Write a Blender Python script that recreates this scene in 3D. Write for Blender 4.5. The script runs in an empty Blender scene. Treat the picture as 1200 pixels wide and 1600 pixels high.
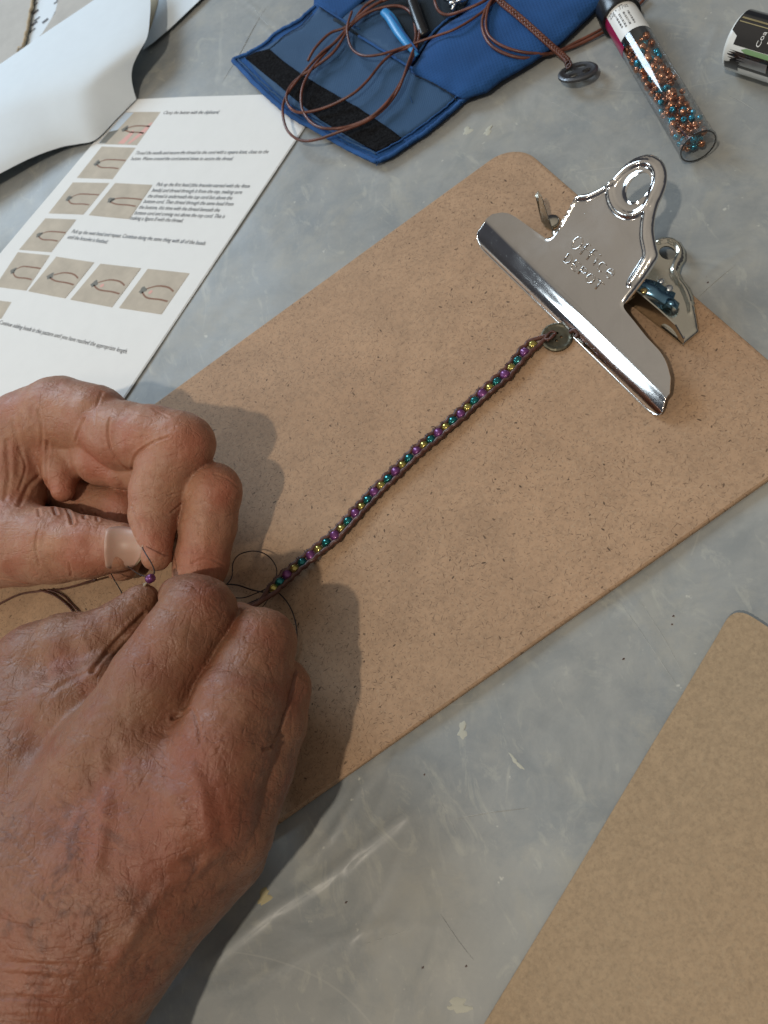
import bpy, bmesh, math, random
import numpy as np
from mathutils import Vector, Matrix, noise as mnoise
from mathutils.geometry import delaunay_2d_cdt
from mathutils.bvhtree import BVHTree
random.seed(7); np.random.seed(7)
S = 0.01                      # everything is written in centimetres
sc = bpy.context.scene
col = sc.collection

# ------------------------------------------------------------------ camera
F_PX, CAM_H = 1250.0, 32.4
TH, RHO = math.radians(29), math.radians(39)
ax, ay, az = np.eye(3)
FW = -math.cos(TH)*az + math.sin(TH)*ay
VV = math.cos(TH)*ay + math.sin(TH)*az
RT = math.cos(RHO)*ax - math.sin(RHO)*VV
UP = math.sin(RHO)*ax + math.cos(RHO)*VV
CP = np.array([0, 0, CAM_H])
cd = bpy.data.cameras.new('camera'); cam = bpy.data.objects.new('camera', cd); col.objects.link(cam)
M = Matrix(((RT[0], UP[0], -FW[0], 0), (RT[1], UP[1], -FW[1], 0), (RT[2], UP[2], -FW[2], CAM_H*S), (0, 0, 0, 1)))
cam.matrix_world = M
cd.sensor_fit = 'VERTICAL'; cd.sensor_height = 32; cd.lens = 25
cd.clip_start = .01; cd.clip_end = 50
cd.dof.use_dof = True; cd.dof.focus_distance = .345; cd.dof.aperture_fstop = 14
sc.camera = cam
sc.view_settings.view_transform = 'Standard'; sc.view_settings.look = 'None'
sc.view_settings.exposure = 0; sc.view_settings.gamma = 1
sc.render.resolution_x, sc.render.resolution_y = 768, 1024
sc.cycles.use_denoising = True
sc.cycles.max_bounces = 10; sc.cycles.transparent_max_bounces = 12
sc.cycles.caustics_reflective = False; sc.cycles.caustics_refractive = False

# ------------------------------------------------------------------ light (indoor room)
w = bpy.data.worlds.new("World"); sc.world = w; w.use_nodes = True
_wn = w.node_tree; _tc = _wn.nodes.new('ShaderNodeTexCoord'); _sx = _wn.nodes.new('ShaderNodeSeparateXYZ'); _rp = _wn.nodes.new('ShaderNodeValToRGB')
_wn.links.new(_tc.outputs['Generated'], _sx.inputs[0]); _wn.links.new(_sx.outputs[2], _rp.inputs[0]); _wn.links.new(_rp.outputs[0], _wn.nodes['Background'].inputs[0])
# plain room: dark furniture below, walls, pale ceiling
for _i, (_p, _c) in enumerate(((0, (.045, .045, .05)), (.43, (.055, .058, .070)), (.56, (.26, .24, .215)), (1, (.40, .365, .32)))):
    _e = _rp.color_ramp.elements[_i] if _i < 1 else _rp.color_ramp.elements.new(_p) if _p < 1 else _rp.color_ramp.elements[-1]
    _e.position = _p; _e.color = (*_c, 1)
w.node_tree.nodes['Background'].inputs[1].default_value = .98
def area(name, loc, target, size, power, color, size_y=None, shape='DISK'):
    l = bpy.data.lights.new(name, 'AREA'); l.shape = shape; l.size = size
    if size_y: l.size_y = size_y
    l.energy = power; l.color = color
    o = bpy.data.objects.new(name, l); col.objects.link(o)
    o.location = loc
    o.rotation_euler = (Vector(target)-Vector(loc)).to_track_quat('-Z', 'Y').to_euler()
    return o
area('ceiling_lamp', (-.80, -.42, 1.95), (.05, .2, 0), .07, 18.2, (1, .885, .735))
area('second_ceiling_lamp', (-2.2, .55, 1.55), (.05, .2, 0), .14, 6.5, (1, .90, .77))
area('window_light', (-1.42, 1.20, .78), (.15, .2, .05), .27, 4.2, (.74, .88, 1), .50, 'RECTANGLE')
area('far_window_light', (-.15, 2.25, 1.25), (0, .75, 0), .9, 33, (.64, .82, 1), .9, 'RECTANGLE')

# ------------------------------------------------------------------ helpers
def P(px, py, z=0.0):
    d = FW + RT*(px-600)/F_PX - UP*(py-800)/F_PX
    return CP + d*((z-CAM_H)/d[2])
def on_plane(px, py, p0, n):
    d = FW + RT*(px-600)/F_PX - UP*(py-800)/F_PX
    return CP + d*(np.dot(np.array(p0)-CP, n)/np.dot(d, n))
def PL(pts, z=None):
    return [P(*p) if z is None else P(p[0], p[1], z) for p in pts]
def link(name, me, mat=None, parent=None):
    o = bpy.data.objects.new(name, me); col.objects.link(o)
    if mat is not None:
        me.materials.clear(); me.materials.append(mat)
    if parent is not None: o.parent = parent
    return o
def mesh(name, vs, fs, mat=None, parent=None, smooth=True):
    me = bpy.data.meshes.new(name)
    me.from_pydata([tuple(float(c)*S for c in v) for v in vs], [], [tuple(int(i) for i in f) for f in fs])
    me.update()
    if smooth: me.shade_smooth()
    return link(name, me, mat, parent)
def tag(o, label=None, cat=None, group=None, kind=None):
    if label: o['label'] = label
    if cat: o['category'] = cat
    if group: o['group'] = group
    if kind: o['kind'] = kind
    return o
def empty(name, p):
    o = bpy.data.objects.new(name, None); col.objects.link(o); o.empty_display_size = .01
    return o                      # children are written in world coordinates, so it stays at the origin
def spline(pts, n=8, closed=False):
    pts = [np.array(p, float) for p in pts]; out = []
    m = len(pts)
    for i in range(m if closed else m-1):
        if closed: a, b, c, d = pts[i-1], pts[i], pts[(i+1) % m], pts[(i+2) % m]
        else: a, b, c, d = pts[max(i-1, 0)], pts[i], pts[i+1], pts[min(i+2, m-1)]
        for k in range(n):
            t = k/n
            out.append(.5*((2*b)+(-a+c)*t+(2*a-5*b+4*c-d)*t*t+(-a+3*b-3*c+d)*t**3))
    if not closed: out.append(pts[-1])
    return out
def tube_geo(path, r, seg=8, cap=True, flat=1.0):
    path = [np.array(p, float) for p in path]; n = len(path)
    rs = r if hasattr(r, '__len__') else [r]*n
    vs, fs = [], []; prev = None
    for i, p in enumerate(path):
        t = path[min(i+1, n-1)]-path[max(i-1, 0)]; t = t/(np.linalg.norm(t)+1e-9)
        if prev is None:
            a = np.cross(t, [0, 0, 1]);
            if np.linalg.norm(a) < .1: a = np.cross(t, [1, 0, 0])
        else: a = prev-t*np.dot(prev, t)
        a = a/np.linalg.norm(a); prev = a; b = np.cross(a, t)
        for k in range(seg):
            q = 2*math.pi*k/seg
            vs.append(p+rs[i]*(a*math.cos(q)+flat*b*math.sin(q)))
    for i in range(n-1):
        for k in range(seg):
            k2 = (k+1) % seg
            fs.append((i*seg+k, i*seg+k2, (i+1)*seg+k2, (i+1)*seg+k))
    if cap:
        fs.append(tuple(range(seg))[::-1]); fs.append(tuple((n-1)*seg+k for k in range(seg)))
    return vs, fs
def join(geos):
    V, Fc = [], []
    for v, f in geos:
        o = len(V); V += list(v); Fc += [tuple(i+o for i in g) for g in f]
    return V, Fc
def tube(name, path, r, mat, parent=None, seg=8, flat=1.0):
    v, f = tube_geo(path, r, seg, True, flat); return mesh(name, v, f, mat, parent)
def frame(axis):
    axis = np.array(axis, float); axis /= np.linalg.norm(axis)
    a = np.cross(axis, [0, 0, 1])
    if np.linalg.norm(a) < .05: a = np.array([1, 0, 0.])
    a /= np.linalg.norm(a); return axis, a, np.cross(a, axis)
def lathe_geo(origin, axis, prof, seg=20, up=None):
    axis, a, b = frame(axis); origin = np.array(origin, float); vs, fs = [], []
    for (h, r) in prof:
        for k in range(seg):
            q = 2*math.pi*k/seg
            vs.append(origin+axis*h+r*(a*math.cos(q)+b*math.sin(q)))
    for i in range(len(prof)-1):
        for k in range(seg):
            k2 = (k+1) % seg
            fs.append((i*seg+k, (i+1)*seg+k, (i+1)*seg+k2, i*seg+k2))
    return vs, fs
def arc_prof(rc, rr, h0, n=5): pass
def inside(pts, poly):
    x, y = pts[:, 0], pts[:, 1]; r = np.zeros(len(pts), bool); n = len(poly)
    for i in range(n):
        x0, y0 = poly[i][:2]; x1, y1 = poly[i-1][:2]
        c = ((y0 > y) != (y1 > y)) & (x < (x1-x0)*(y-y0)/((y1-y0) if y1 != y0 else 1e-9)+x0)
        r ^= c
    return r
def dist_poly(pts, line, closed=False):
    """distance of 2-D points to a polyline"""
    pts = np.asarray(pts)[:, :2]; line = [np.array(p[:2], float) for p in line]
    if closed: line = line+[line[0]]
    d = np.full(len(pts), 1e9)
    for a, b in zip(line[:-1], line[1:]):
        ab = b-a; t = np.clip(((pts-a)@ab)/(ab@ab+1e-12), 0, 1)
        d = np.minimum(d, np.linalg.norm(pts-a-t[:, None]*ab, axis=1))
    return d
def cdt(outline, grid, holes=()):
    """2-D outline (list of xy) -> verts, triangles, boundary loops"""
    def resample(loop):
        out = []
        n = len(loop)
        for i in range(n):
            a, b = np.array(loop[i][:2], float), np.array(loop[(i+1) % n][:2], float)
            k = max(1, int(np.linalg.norm(b-a)/grid))
            for j in range(k): out.append(a+(b-a)*j/k)
        return out
    outer = resample(outline); hs = [resample(h) for h in holes]
    arr = np.array(outer); lo, hi = arr.min(0), arr.max(0)
    gx, gy = np.arange(lo[0], hi[0], grid), np.arange(lo[1], hi[1], grid)
    g = np.array([(x+(j % 2)*grid*.5, y) for j, y in enumerate(gy) for x in gx])
    m = inside(g, outer) & (dist_poly(g, outer, True) > grid*.45)
    for h in hs: m &= ~inside(g, h) & (dist_poly(g, h, True) > grid*.45)
    g = g[m]
    verts = [Vector((p[0], p[1])) for p in outer]; loops = [list(range(len(outer)))]
    for h in hs:
        s = len(verts); verts += [Vector((p[0], p[1])) for p in h]; loops.append(list(range(s, s+len(h))))
    edges = [(l[i], l[(i+1) % len(l)]) for l in loops for i in range(len(l))]
    verts += [Vector((p[0], p[1])) for p in g]
    v2, e2, f2, ov, oe, of = delaunay_2d_cdt(verts, edges, [], 0, 1e-6)
    V = np.array([(p.x, p.y) for p in v2]); 
    fs = np.array([f for f in f2 if len(f) == 3]); cen = V[fs].mean(1)
    ok = inside(cen, outer)
    for h in hs: ok &= ~inside(cen, h)
    fs = fs[ok]
    a, b, c = V[fs[:, 0]], V[fs[:, 1]], V[fs[:, 2]]
    area2 = (b[:, 0]-a[:, 0])*(c[:, 1]-a[:, 1])-(b[:, 1]-a[:, 1])*(c[:, 0]-a[:, 0])
    fs[area2 < 0] = fs[area2 < 0][:, ::-1]
    fs = fs[np.abs(area2) > 1e-10]
    return V, fs
def slab_geo(outline, thick, grid, zf, holes=(), bevel=0.0):
    """closed slab: top surface follows zf(V)->z, bottom is thick below it"""
    V, fs = cdt(outline, grid, holes)
    z = zf(V); n = len(V)
    top = np.column_stack([V, z]); bot = np.column_stack([V, z-thick])
    vs = list(top)+list(bot)
    F = [tuple(f) for f in fs]+[tuple(i+n for i in f[::-1]) for f in fs]
    cnt = {}
    for f in fs:
        for i in range(3):
            e = (f[i], f[(i+1) % 3]); cnt[e] = cnt.get(e, 0)+1
    for (a, b) in list(cnt):
        if (b, a) not in cnt: F.append((a, b, b+n, a+n)[::-1])
    if bevel:
        be = set(i for e in cnt if (e[1], e[0]) not in cnt for i in e)
        for i in be: vs[i] = vs[i]-np.array([0, 0, bevel])
    return vs, F
def nz(V, s, seed=0, oct=3):
    return np.array([mnoise.fractal(Vector((p[0]*s+seed*7.3, p[1]*s-seed*3.1, seed*1.7+(p[2]*s if len(p) > 2 else 0))), 1.0, 2.0, oct) for p in V])
def set_smooth_angle(o, a=35):
    o.data.shade_smooth()
    md = o.modifiers.new('edge', 'EDGE_SPLIT'); md.split_angle = math.radians(a)
def sock(nt, v):
    return v
class Mat:
    """small node builder"""
    def __init__(s, name, **kw):
        s.m = bpy.data.materials.new(name); s.m.use_nodes = True; s.nt = s.m.node_tree
        s.b = s.nt.nodes['Principled BSDF']
        for k, v in kw.items():
            k = {'rough': 'Roughness', 'metal': 'Metallic', 'color': 'Base Color', 'coat': 'Coat Weight', 'coatr': 'Coat Roughness',
                 'sheen': 'Sheen Weight', 'spec': 'Specular IOR Level', 'trans': 'Transmission Weight', 'ior': 'IOR'}[k]
            s.b.inputs[k].default_value = (*v, 1) if k == 'Base Color' else v
    def n(s, t, props=None, **inp):
        nd = s.nt.nodes.new(t)
        for k, v in (props or {}).items(): setattr(nd, k, v)
        for k, v in inp.items(): s.set(nd, k, v)
        return nd
    def set(s, nd, k, v):
        i = nd.inputs[int(k[1:])] if k[0] == '_' and k[1:].isdigit() else nd.inputs[k]
        if hasattr(v, 'links') or isinstance(v, bpy.types.NodeSocket): s.nt.links.new(v, i)
        else: i.default_value = v
    def coord(s):
        if not hasattr(s, '_c'): s._c = s.n('ShaderNodeTexCoord').outputs['Object']
        return s._c
    def noise(s, scale, detail=4, rough=.55, vec=None, dist=0):
        return s.n('ShaderNodeTexNoise', None, Vector=vec or s.coord(), Scale=scale, Detail=detail, Roughness=rough, Distortion=dist).outputs['Fac']
    def ramp(s, fac, *stops):
        r = s.n('ShaderNodeValToRGB', None, Fac=fac); e = r.color_ramp.elements
        while len(e) < len(stops): e.new(.5)
        for q, (p, c) in zip(e, stops):
            q.position = p; q.color = (*c, 1) if hasattr(c, '__len__') else (c, c, c, 1)
        return r.outputs['Color']
    def mix(s, fac, a, b, mode='MIX'):
        m = s.n('ShaderNodeMix', {'data_type': 'RGBA', 'blend_type': mode})
        s.set(m, '_0', fac)
        for i, v in ((6, a), (7, b)):
            if isinstance(v, bpy.types.NodeSocket): s.nt.links.new(v, m.inputs[i])
            else: m.inputs[i].default_value = (*v, 1)
        return m.outputs[2]
    def math(s, op, a, b=0.0, c=0.0):
        m = s.n('ShaderNodeMath', {'operation': op}); s.set(m, '_0', a); s.set(m, '_1', b)
        s.set(m, '_2', c); return m.outputs[0]
    def scalevec(s, v3, vec=None):
        m = s.n('ShaderNodeMapping'); s.set(m, 'Vector', vec or s.coord()); m.inputs['Scale'].default_value = v3; return m.outputs[0]
    def rot(s, ang, scale=(1, 1, 1), vec=None):
        m0 = s.n('ShaderNodeMapping'); s.set(m0, 'Vector', vec or s.coord()); m0.inputs['Rotation'].default_value = (0, 0, ang)
        return s.scalevec(scale, m0.outputs[0])
    def color(s, c): s.nt.links.new(c, s.b.inputs['Base Color'])
    def roughness(s, c): s.nt.links.new(c, s.b.inputs['Roughness'])
    def bump(s, h, dist=.0005, strength=1.0):
        nd = s.n('ShaderNodeBump', None, Height=h, Distance=dist, Strength=strength)
        if s.b.inputs['Normal'].links: s.nt.links.new(s.b.inputs['Normal'].links[0].from_socket, nd.inputs['Normal'])
        s.nt.links.new(nd.outputs[0], s.b.inputs['Normal'])
    def fibres(s, scale, length=.4, width=.045, keep=.5, vec=None):
        """short randomly turned fibres: one per voronoi cell"""
        vec = vec or s.coord()
        sc_ = s.scalevec((scale, scale, 0), vec)
        vo = s.n('ShaderNodeTexVoronoi', {'voronoi_dimensions': '2D', 'feature': 'F1'}, Vector=sc_, Scale=1.0, Randomness=1.0)
        sub = s.n('ShaderNodeVectorMath', {'operation': 'SUBTRACT'}); s.set(sub, '_0', sc_); s.set(sub, '_1', vo.outputs['Position'])
        sp = s.n('ShaderNodeSeparateXYZ'); s.set(sp, '_0', sub.outputs[0])
        cs = s.n('ShaderNodeSeparateColor'); s.set(cs, '_0', vo.outputs['Color'])
        ang = s.math('MULTIPLY', cs.outputs[0], 6.283)
        ca, sa = s.math('COSINE', ang), s.math('SINE', ang)
        x = s.math('ADD', s.math('MULTIPLY', sp.outputs[0], ca), s.math('MULTIPLY', sp.outputs[1], sa))
        y = s.math('SUBTRACT', s.math('MULTIPLY', sp.outputs[1], ca), s.math('MULTIPLY', sp.outputs[0], sa))
        y = s.math('ADD', y, s.math('MULTIPLY', s.math('MULTIPLY', x, x), .5))
        ln = s.math('MULTIPLY', s.math('ADD', cs.outputs[1], .15), length)
        a = s.math('DIVIDE', x, ln); b = s.math('DIVIDE', y, width)
        d = s.math('ADD', s.math('MULTIPLY', a, a), s.math('MULTIPLY', b, b))
        m = s.n('ShaderNodeMapRange', {'interpolation_type': 'SMOOTHSTEP'}); s.set(m, '_0', d)
        for k, v in (('From Min', 1.3), ('From Max', .3), ('To Min', 0), ('To Max', 1)): m.inputs[k].default_value = v
        sel = s.math('LESS_THAN', cs.outputs[2], keep)
        return s.math('MULTIPLY', m.outputs[0], sel)

# ------------------------------------------------------------------ materials
def m_table():
    m = Mat('plastic_covered_table', rough=.58, coat=.14, coatr=.26, spec=.4)
    n1 = m.noise(9, 10, .68, dist=.5); n2 = m.noise(38, 9, .72, dist=.6); n3 = m.noise(3, 3)
    c = m.ramp(n1, (.3, (.190, .210, .220)), (.5, (.278, .290, .284)), (.72, (.370, .372, .345)))
    c = m.mix(m.ramp(n2, (.42, 0), (.72, .55)), c, (.38, .385, .36))
    c = m.mix(m.ramp(n3, (.45, 0), (.7, .35)), c, (.22, .245, .265))
    st = m.noise(30, 5, .6, m.rot(.6, (1, .45, 1)), .8)
    c = m.mix(m.ramp(st, (.60, 0), (.68, .35)), c, (.47, .47, .42))
    sp2 = m.noise(24, 10, .75, m.rot(2.2), .4); c = m.mix(m.ramp(sp2, (.50, 0), (.62, .45)), c, (.37, .36, .31))
    sp3 = m.noise(19, 10, .75, m.rot(.7), .4); c = m.mix(m.ramp(sp3, (.52, 0), (.66, .5)), c, (.205, .235, .25))
    sp4 = m.noise(12, 8, .75, m.rot(1.7), .3); c = m.mix(m.ramp(sp4, (.60, 0), (.70, .4)), c, (.50, .50, .44))
    fl = m.noise(160, 3, .6); c = m.mix(m.ramp(fl, (.70, 0), (.74, .55)), c, (.62, .62, .55))
    sm = m.noise(70, 5, .7, m.rot(.3, (1, .45, 1)), 1.5); c = m.mix(m.ramp(sm, (.56, 0), (.66, .38)), c, (.46, .46, .40))
    dk = m.noise(26, 5, .65, m.rot(1.2), 1.0); c = m.mix(m.ramp(dk, (.52, 0), (.68, .40)), c, (.19, .21, .215))
    for sc_, wd, kk, am, rt in ((16, .005, .3, .22, 1.9),):
        m2 = m.fibres(sc_, 1.3, wd, kk, m.rot(rt, (1, .6, 1))); c = m.mix(m.math('MULTIPLY', m2, am), c, (.46, .46, .42))
    pk = m.noise(14, 2, .4, m.scalevec((1, 1, 1), m.rot(2)));
    c = m.mix(m.ramp(pk, (.70, 0), (.76, .25)), c, (.50, .30, .26))
    m.color(c)
    m.bump(m.noise(16, 5, .6, dist=1.2), .002, .22)
    m.bump(m.noise(60, 4, .6, m.rot(-.9, (1, .5, 1)), 1.2), .0006, .35)
    m.roughness(m.ramp(n2, (.3, .50), (.7, .68)))
    return m.m
def m_board(name, base, dark, light, s=1.0, fibre=1.0):
    m = Mat(name, rough=.68, spec=.3)
    n = m.noise((55 if s == 1 else 700)*s, 4, .6); big = m.noise(6*s, 3)
    c = m.ramp(n, (.32, tuple(x*.88 for x in base)), (.68, tuple(min(1, x*1.10) for x in base)))
    c = m.mix(m.ramp(big, (.35, 0), (.7, .5)), c, tuple(x*y for x, y in zip(base, (1.08, .97, .88))))
    grain = m.noise((480 if s == 1 else 1500)*s, 3, .7); c = m.mix(m.ramp(grain, (.3, .55), (.55, 0)), c, tuple(x*.6 for x in base)); c = m.mix(m.ramp(m.noise(900*s, 2, .6, m.rot(1)), (.55, 0), (.75, .4)), c, light)
    patch = m.ramp(m.noise(22*s, 3, .6), (.36, .5), (.62, .9))
    def fb(sc_, l, w_, k, amt, colr, rot=0):
        return m.mix(m.math('MULTIPLY', m.math('MULTIPLY', m.fibres(sc_*s, l, w_, k, m.rot(rot) if rot else None), patch), amt*fibre), c, colr)
    c = fb(430, .42, .09, .6, .50, light)
    c = fb(520, .42, .09, .6, .50, dark, .8); c = fb(400, .38, .075, .55, .60, dark, 2.1)
    c = fb(260, .32, .055, .5, .62, dark); c = fb(150, .22, .034, .42, .75, dark, 1.1)
    c = fb(95, .10, .038, .45, 1.0, tuple(x*.5 for x in dark), .4); c = fb(170, .09, .06, .3, .8, dark, 1.7); c = fb(60, .34, .012, .28, .45, light, 2.6)
    m.color(c); m.bump(grain, .0002, .35); return m.m
def simple(name, color, rough=.5, metal=0, **kw):
    return Mat(name, color=color, rough=rough, metal=metal, **kw).m
def m_paper(name, c, fibre=.03):
    m = Mat(name, rough=.75, spec=.25); n = m.noise(90, 5, .6)
    m.color(m.ramp(n, (.3, tuple(x*(1-fibre*(3 if name == 'photo_print' else 1)) for x in c)), (.7, c))); m.bump(m.noise(600, 2), .00005, .3)
    m.bump(m.noise(10, 2), .001, .3); return m.m
def m_fabric(name, c, scale=900, var=.25, rough=.85):
    m = Mat(name, rough=rough, sheen=.05, spec=.15)
    wx = m.n('ShaderNodeTexWave', {'bands_direction': 'X'}, Vector=m.rot(.45), Scale=scale/6.283*1.2, Distortion=.6, Detail=1.0).outputs['Fac']
    wy = m.n('ShaderNodeTexWave', {'bands_direction': 'Y'}, Vector=m.rot(.45), Scale=scale/6.283*1.2, Distortion=.6, Detail=1.0).outputs['Fac']
    h = m.math('MAXIMUM', wx, wy); n = m.noise(25, 5, .6)
    cc = m.ramp(n, (.3, tuple(x*(1-var) for x in c)), (.7, tuple(x*(1+var*.6) for x in c)))
    m.color(m.mix(m.ramp(h, (.3, .35), (.8, 0)), cc, tuple(x*.6 for x in c)))
    m.bump(h, .0002, .6); return m.m
def m_leather(name, c):
    m = Mat(name, rough=.38, spec=.5); n = m.noise(120, 4, .6)
    m.color(m.ramp(n, (.3, tuple(x*.55 for x in c)), (.6, c), (.8, tuple(x*1.5 for x in c)))); m.bump(n, .0003, .4); return m.m
def m_chrome(name, c, rough=.07):
    m = Mat(name, metal=1, rough=rough, color=c)
    n = m.noise(35, 4, .6); m.roughness(m.ramp(n, (.4, rough), (.75, rough*2.4)))
    sp = m.noise(1400, 2, .5); m.bump(m.ramp(sp, (.74, 0), (.8, 1)), .00004, .3); sm = m.noise(60, 5, .7, m.rot(.8, (1, .5, 1)), 1.0)
    m.color(m.mix(m.ramp(sm, (.45, 0), (.7, .22)), c, tuple(x*.72 for x in c)))
    m.bump(m.noise(14, 2), .0008, .22); return m.m
def m_skin(name, tone, spots, aged=.4):
    m = Mat(name, rough=.47, spec=.42)
    m.b.inputs['Subsurface Weight'].default_value = .14
    m.b.inputs['Subsurface Radius'].default_value = (1, .35, .2); m.b.inputs['Subsurface Scale'].default_value = .004
    t = np.array(tone)
    n = m.noise(55, 5, .6, dist=.5); n2 = m.noise(160, 4, .6)
    c = m.ramp(n, (.28, tuple(t*(.92, .70, .68))), (.5, tuple(t)), (.74, tuple(t*(1.12, 1.16, 1.10))))
    c = m.mix(m.ramp(n2, (.5, 0), (.75, .4)), c, tuple(t*(1.0, .72, .66)))
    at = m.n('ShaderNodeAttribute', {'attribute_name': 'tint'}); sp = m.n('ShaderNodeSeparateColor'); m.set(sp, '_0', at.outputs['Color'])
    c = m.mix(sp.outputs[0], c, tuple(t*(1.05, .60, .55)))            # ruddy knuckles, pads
    c = m.mix(sp.outputs[1], c, tuple(t*(1.15, 1.25, 1.1)))           # paler patches
    spot = m.math('MULTIPLY', m.ramp(m.noise(95, 4, .65, dist=.8), (.50, 0), (.64, 1)), sp.outputs[2])
    c = m.mix(m.math('MULTIPLY', spot, spots), c, tuple(t*(.42, .34, .36)))
    m.color(c)
    # skin lines
    v = m.n('ShaderNodeTexVoronoi', {'feature': 'DISTANCE_TO_EDGE'}, Vector=m.coord(), Scale=1700.0).outputs['Distance']
    m.bump(m.ramp(v, (0, 0), (.25, 1)), .00010, .35)
    wr = m.noise(260, 4, .6, m.rot(.5, (1, .28, .6)), .6); m.bump(m.ramp(wr, (.35, 0), (.6, 1)), .0003, .2)
    wr2 = m.noise(240, 3, .6, m.rot(-.7, (.25, 1, .6)), .8); m.bump(m.ramp(wr2, (.35, 0), (.55, 1)), .0003, .2)
    m.bump(m.noise(60, 4, .6), .0015, .16)
    def lines(scale, vec, width, depth, amt, dist=.3, det=3):
        nonlocal c
        f = m.math('ABSOLUTE', m.math('SUBTRACT', m.noise(scale, det, .55, vec, dist), .5))
        r = m.n('ShaderNodeMapRange', {'interpolation_type': 'SMOOTHSTEP'}); m.set(r, '_0', f)
        r.inputs['From Min'].default_value = 0; r.inputs['From Max'].default_value = width
        m.bump(r.outputs[0], depth*aged, .6)
        c = m.mix(m.math('MULTIPLY', m.math('SUBTRACT', 1.0, r.outputs[0]), amt*aged), c, tuple(t*(.60, .40, .36)))
    lines(60, m.rot(.61, (.55, 1.2, 1)), .022, .0005, .26)
    lines(95, m.rot(-.9, (.4, 1.1, .8)), .028, .0004, .20)
    lines(170, m.rot(.2, (.8, 1, 1)), .045, .0003, .16)
    lines(330, m.rot(.9, (.6, 1, 1)), .07, .0002, .12)
    fr = m.noise(420, 2, .6); c = m.mix(m.ramp(fr, (.60, 0), (.72, .35)), c, tuple(t*(.72, .46, .38)))
    fr2 = m.noise(260, 3, .6, m.rot(1.0)); c = m.mix(m.ramp(fr2, (.58, 0), (.72, .30)), c, tuple(t*(1.25, 1.22, 1.15)))
    m.color(c)
    m.roughness(m.ramp(n2, (.3, .37), (.7, .56)))
    return m.m
MT = dict(
    table=m_table(),
    board=m_board('hardboard', (.412, .272, .170), (.075, .045, .028), (.46, .34, .23)),
    board_edge=m_board('hardboard_edge', (.29, .17, .10), (.07, .04, .03), (.38, .24, .15)),
    board2=m_board('second_hardboard', (.365, .268, .168), (.17, .12, .065), (.37, .29, .19), .55, .16),
    chrome=m_chrome('polished_chrome', (.80, .77, .73)), chrome2=m_chrome('brassy_steel', (.62, .59, .50), .12),
    reflect_blue=m_chrome('steel_with_blue_reflection', (.16, .30, .42), .15), brass=m_chrome('brass', (.62, .48, .22), .2),
    paper=m_paper('white_paper', (.77, .785, .775)), paper2=m_paper('paper_with_window_tint', (.72, .80, .86)),  # paper2: cool window light put into its blue tone
    greypaper=m_paper('grey_paper', (.50, .485, .45), .12), tanpaper=m_paper('tan_paper', (.52, .42, .28), .1),
    ink=simple('printing_ink', (.085, .085, .095), .7), photo=m_paper('photo_print', (.53, .475, .39), .06),
    photo_cord=simple('printed_brown', (.22, .11, .06), .7), photo_dark=simple('printed_dark', (.16, .155, .13), .7),
    photo_blue=simple('printed_blue', (.50, .58, .66), .7), photo_pink=simple('printed_pink', (.66, .36, .31), .7),
    blue=m_fabric('blue_woven_cloth', (.020, .082, .245)), slate=m_fabric('slate_blue_lining', (.036, .088, .180), 1500, .15, .6),
    seam=m_fabric('blue_binding', (.030, .105, .300), 2400, .3), dark=m_fabric('dark_lining', (.018, .028, .040), 1500),
    leather=m_leather('brown_leather', (.150, .050, .030)), leather2=m_leather('dark_leather', (.07, .026, .018)),
    waxed=m_leather('waxed_brown_cord', (.105, .038, .026)), thread=m_leather('dark_thread', (.016, .009, .009)),
    gun=m_chrome('gunmetal', (.14, .14, .145), .32), pewter=m_chrome('aged_pewter', (.13, .12, .088), .38),
    black=simple('black_plastic', (.010, .010, .011), .28), white=simple('white_plastic', (.72, .74, .72), .35),
    bluehandle=Mat('bright_blue_rubber', color=(.03, .24, .55), rough=.35).m,
    label=simple('label_paper', (.78, .78, .75), .45), magenta=simple('magenta_label', (.28, .012, .065), .3),
    blackfoil=Mat('glossy_black_wrapper', color=(.012, .012, .013), rough=.12, coat=1.0, coatr=.05).m,
    gold=m_chrome('gold_foil', (.68, .60, .36), .2), silver=m_chrome('silver_foil', (.62, .64, .66), .22),
    green=simple('green_print', (.20, .34, .16), .3), nail=None,
    crease=simple('creased_film', (.40, .41, .39), .25), yellow=simple('dry_yellow_paint', (.42, .36, .20), .6), cream=simple('dry_cream_paint', (.44, .44, .37), .6),
)
def m_velcro():
    m = Mat('black_hook_tape', rough=.95, spec=.1); n = m.noise(700, 3, .7)
    m.color(m.ramp(n, (.4, (.005, .005, .006)), (.75, (.022, .023, .026)))); m.bump(n, .0012, 1); return m.m
MT['velcro'] = m_velcro()
def m_bead(name, c, rough=.18, metal=.75):
    return Mat(name, color=c, rough=rough, metal=metal, coat=.35, coatr=.1).m
MT['purple'] = m_bead('metallic_purple', (.155, .038, .150), .36, .5)
MT['teal'] = m_bead('silver_lined_teal', (.006, .135, .135), .18, .7)
MT['golden'] = m_bead('silver_lined_gold', (.38, .31, .075), .18, .75)
MT['copper'] = m_bead('copper_bead', (.52, .22, .11), .2, .8)
MT['tealblue'] = m_bead('metallic_blue_bead', (.03, .30, .42), .16, .7)
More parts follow.
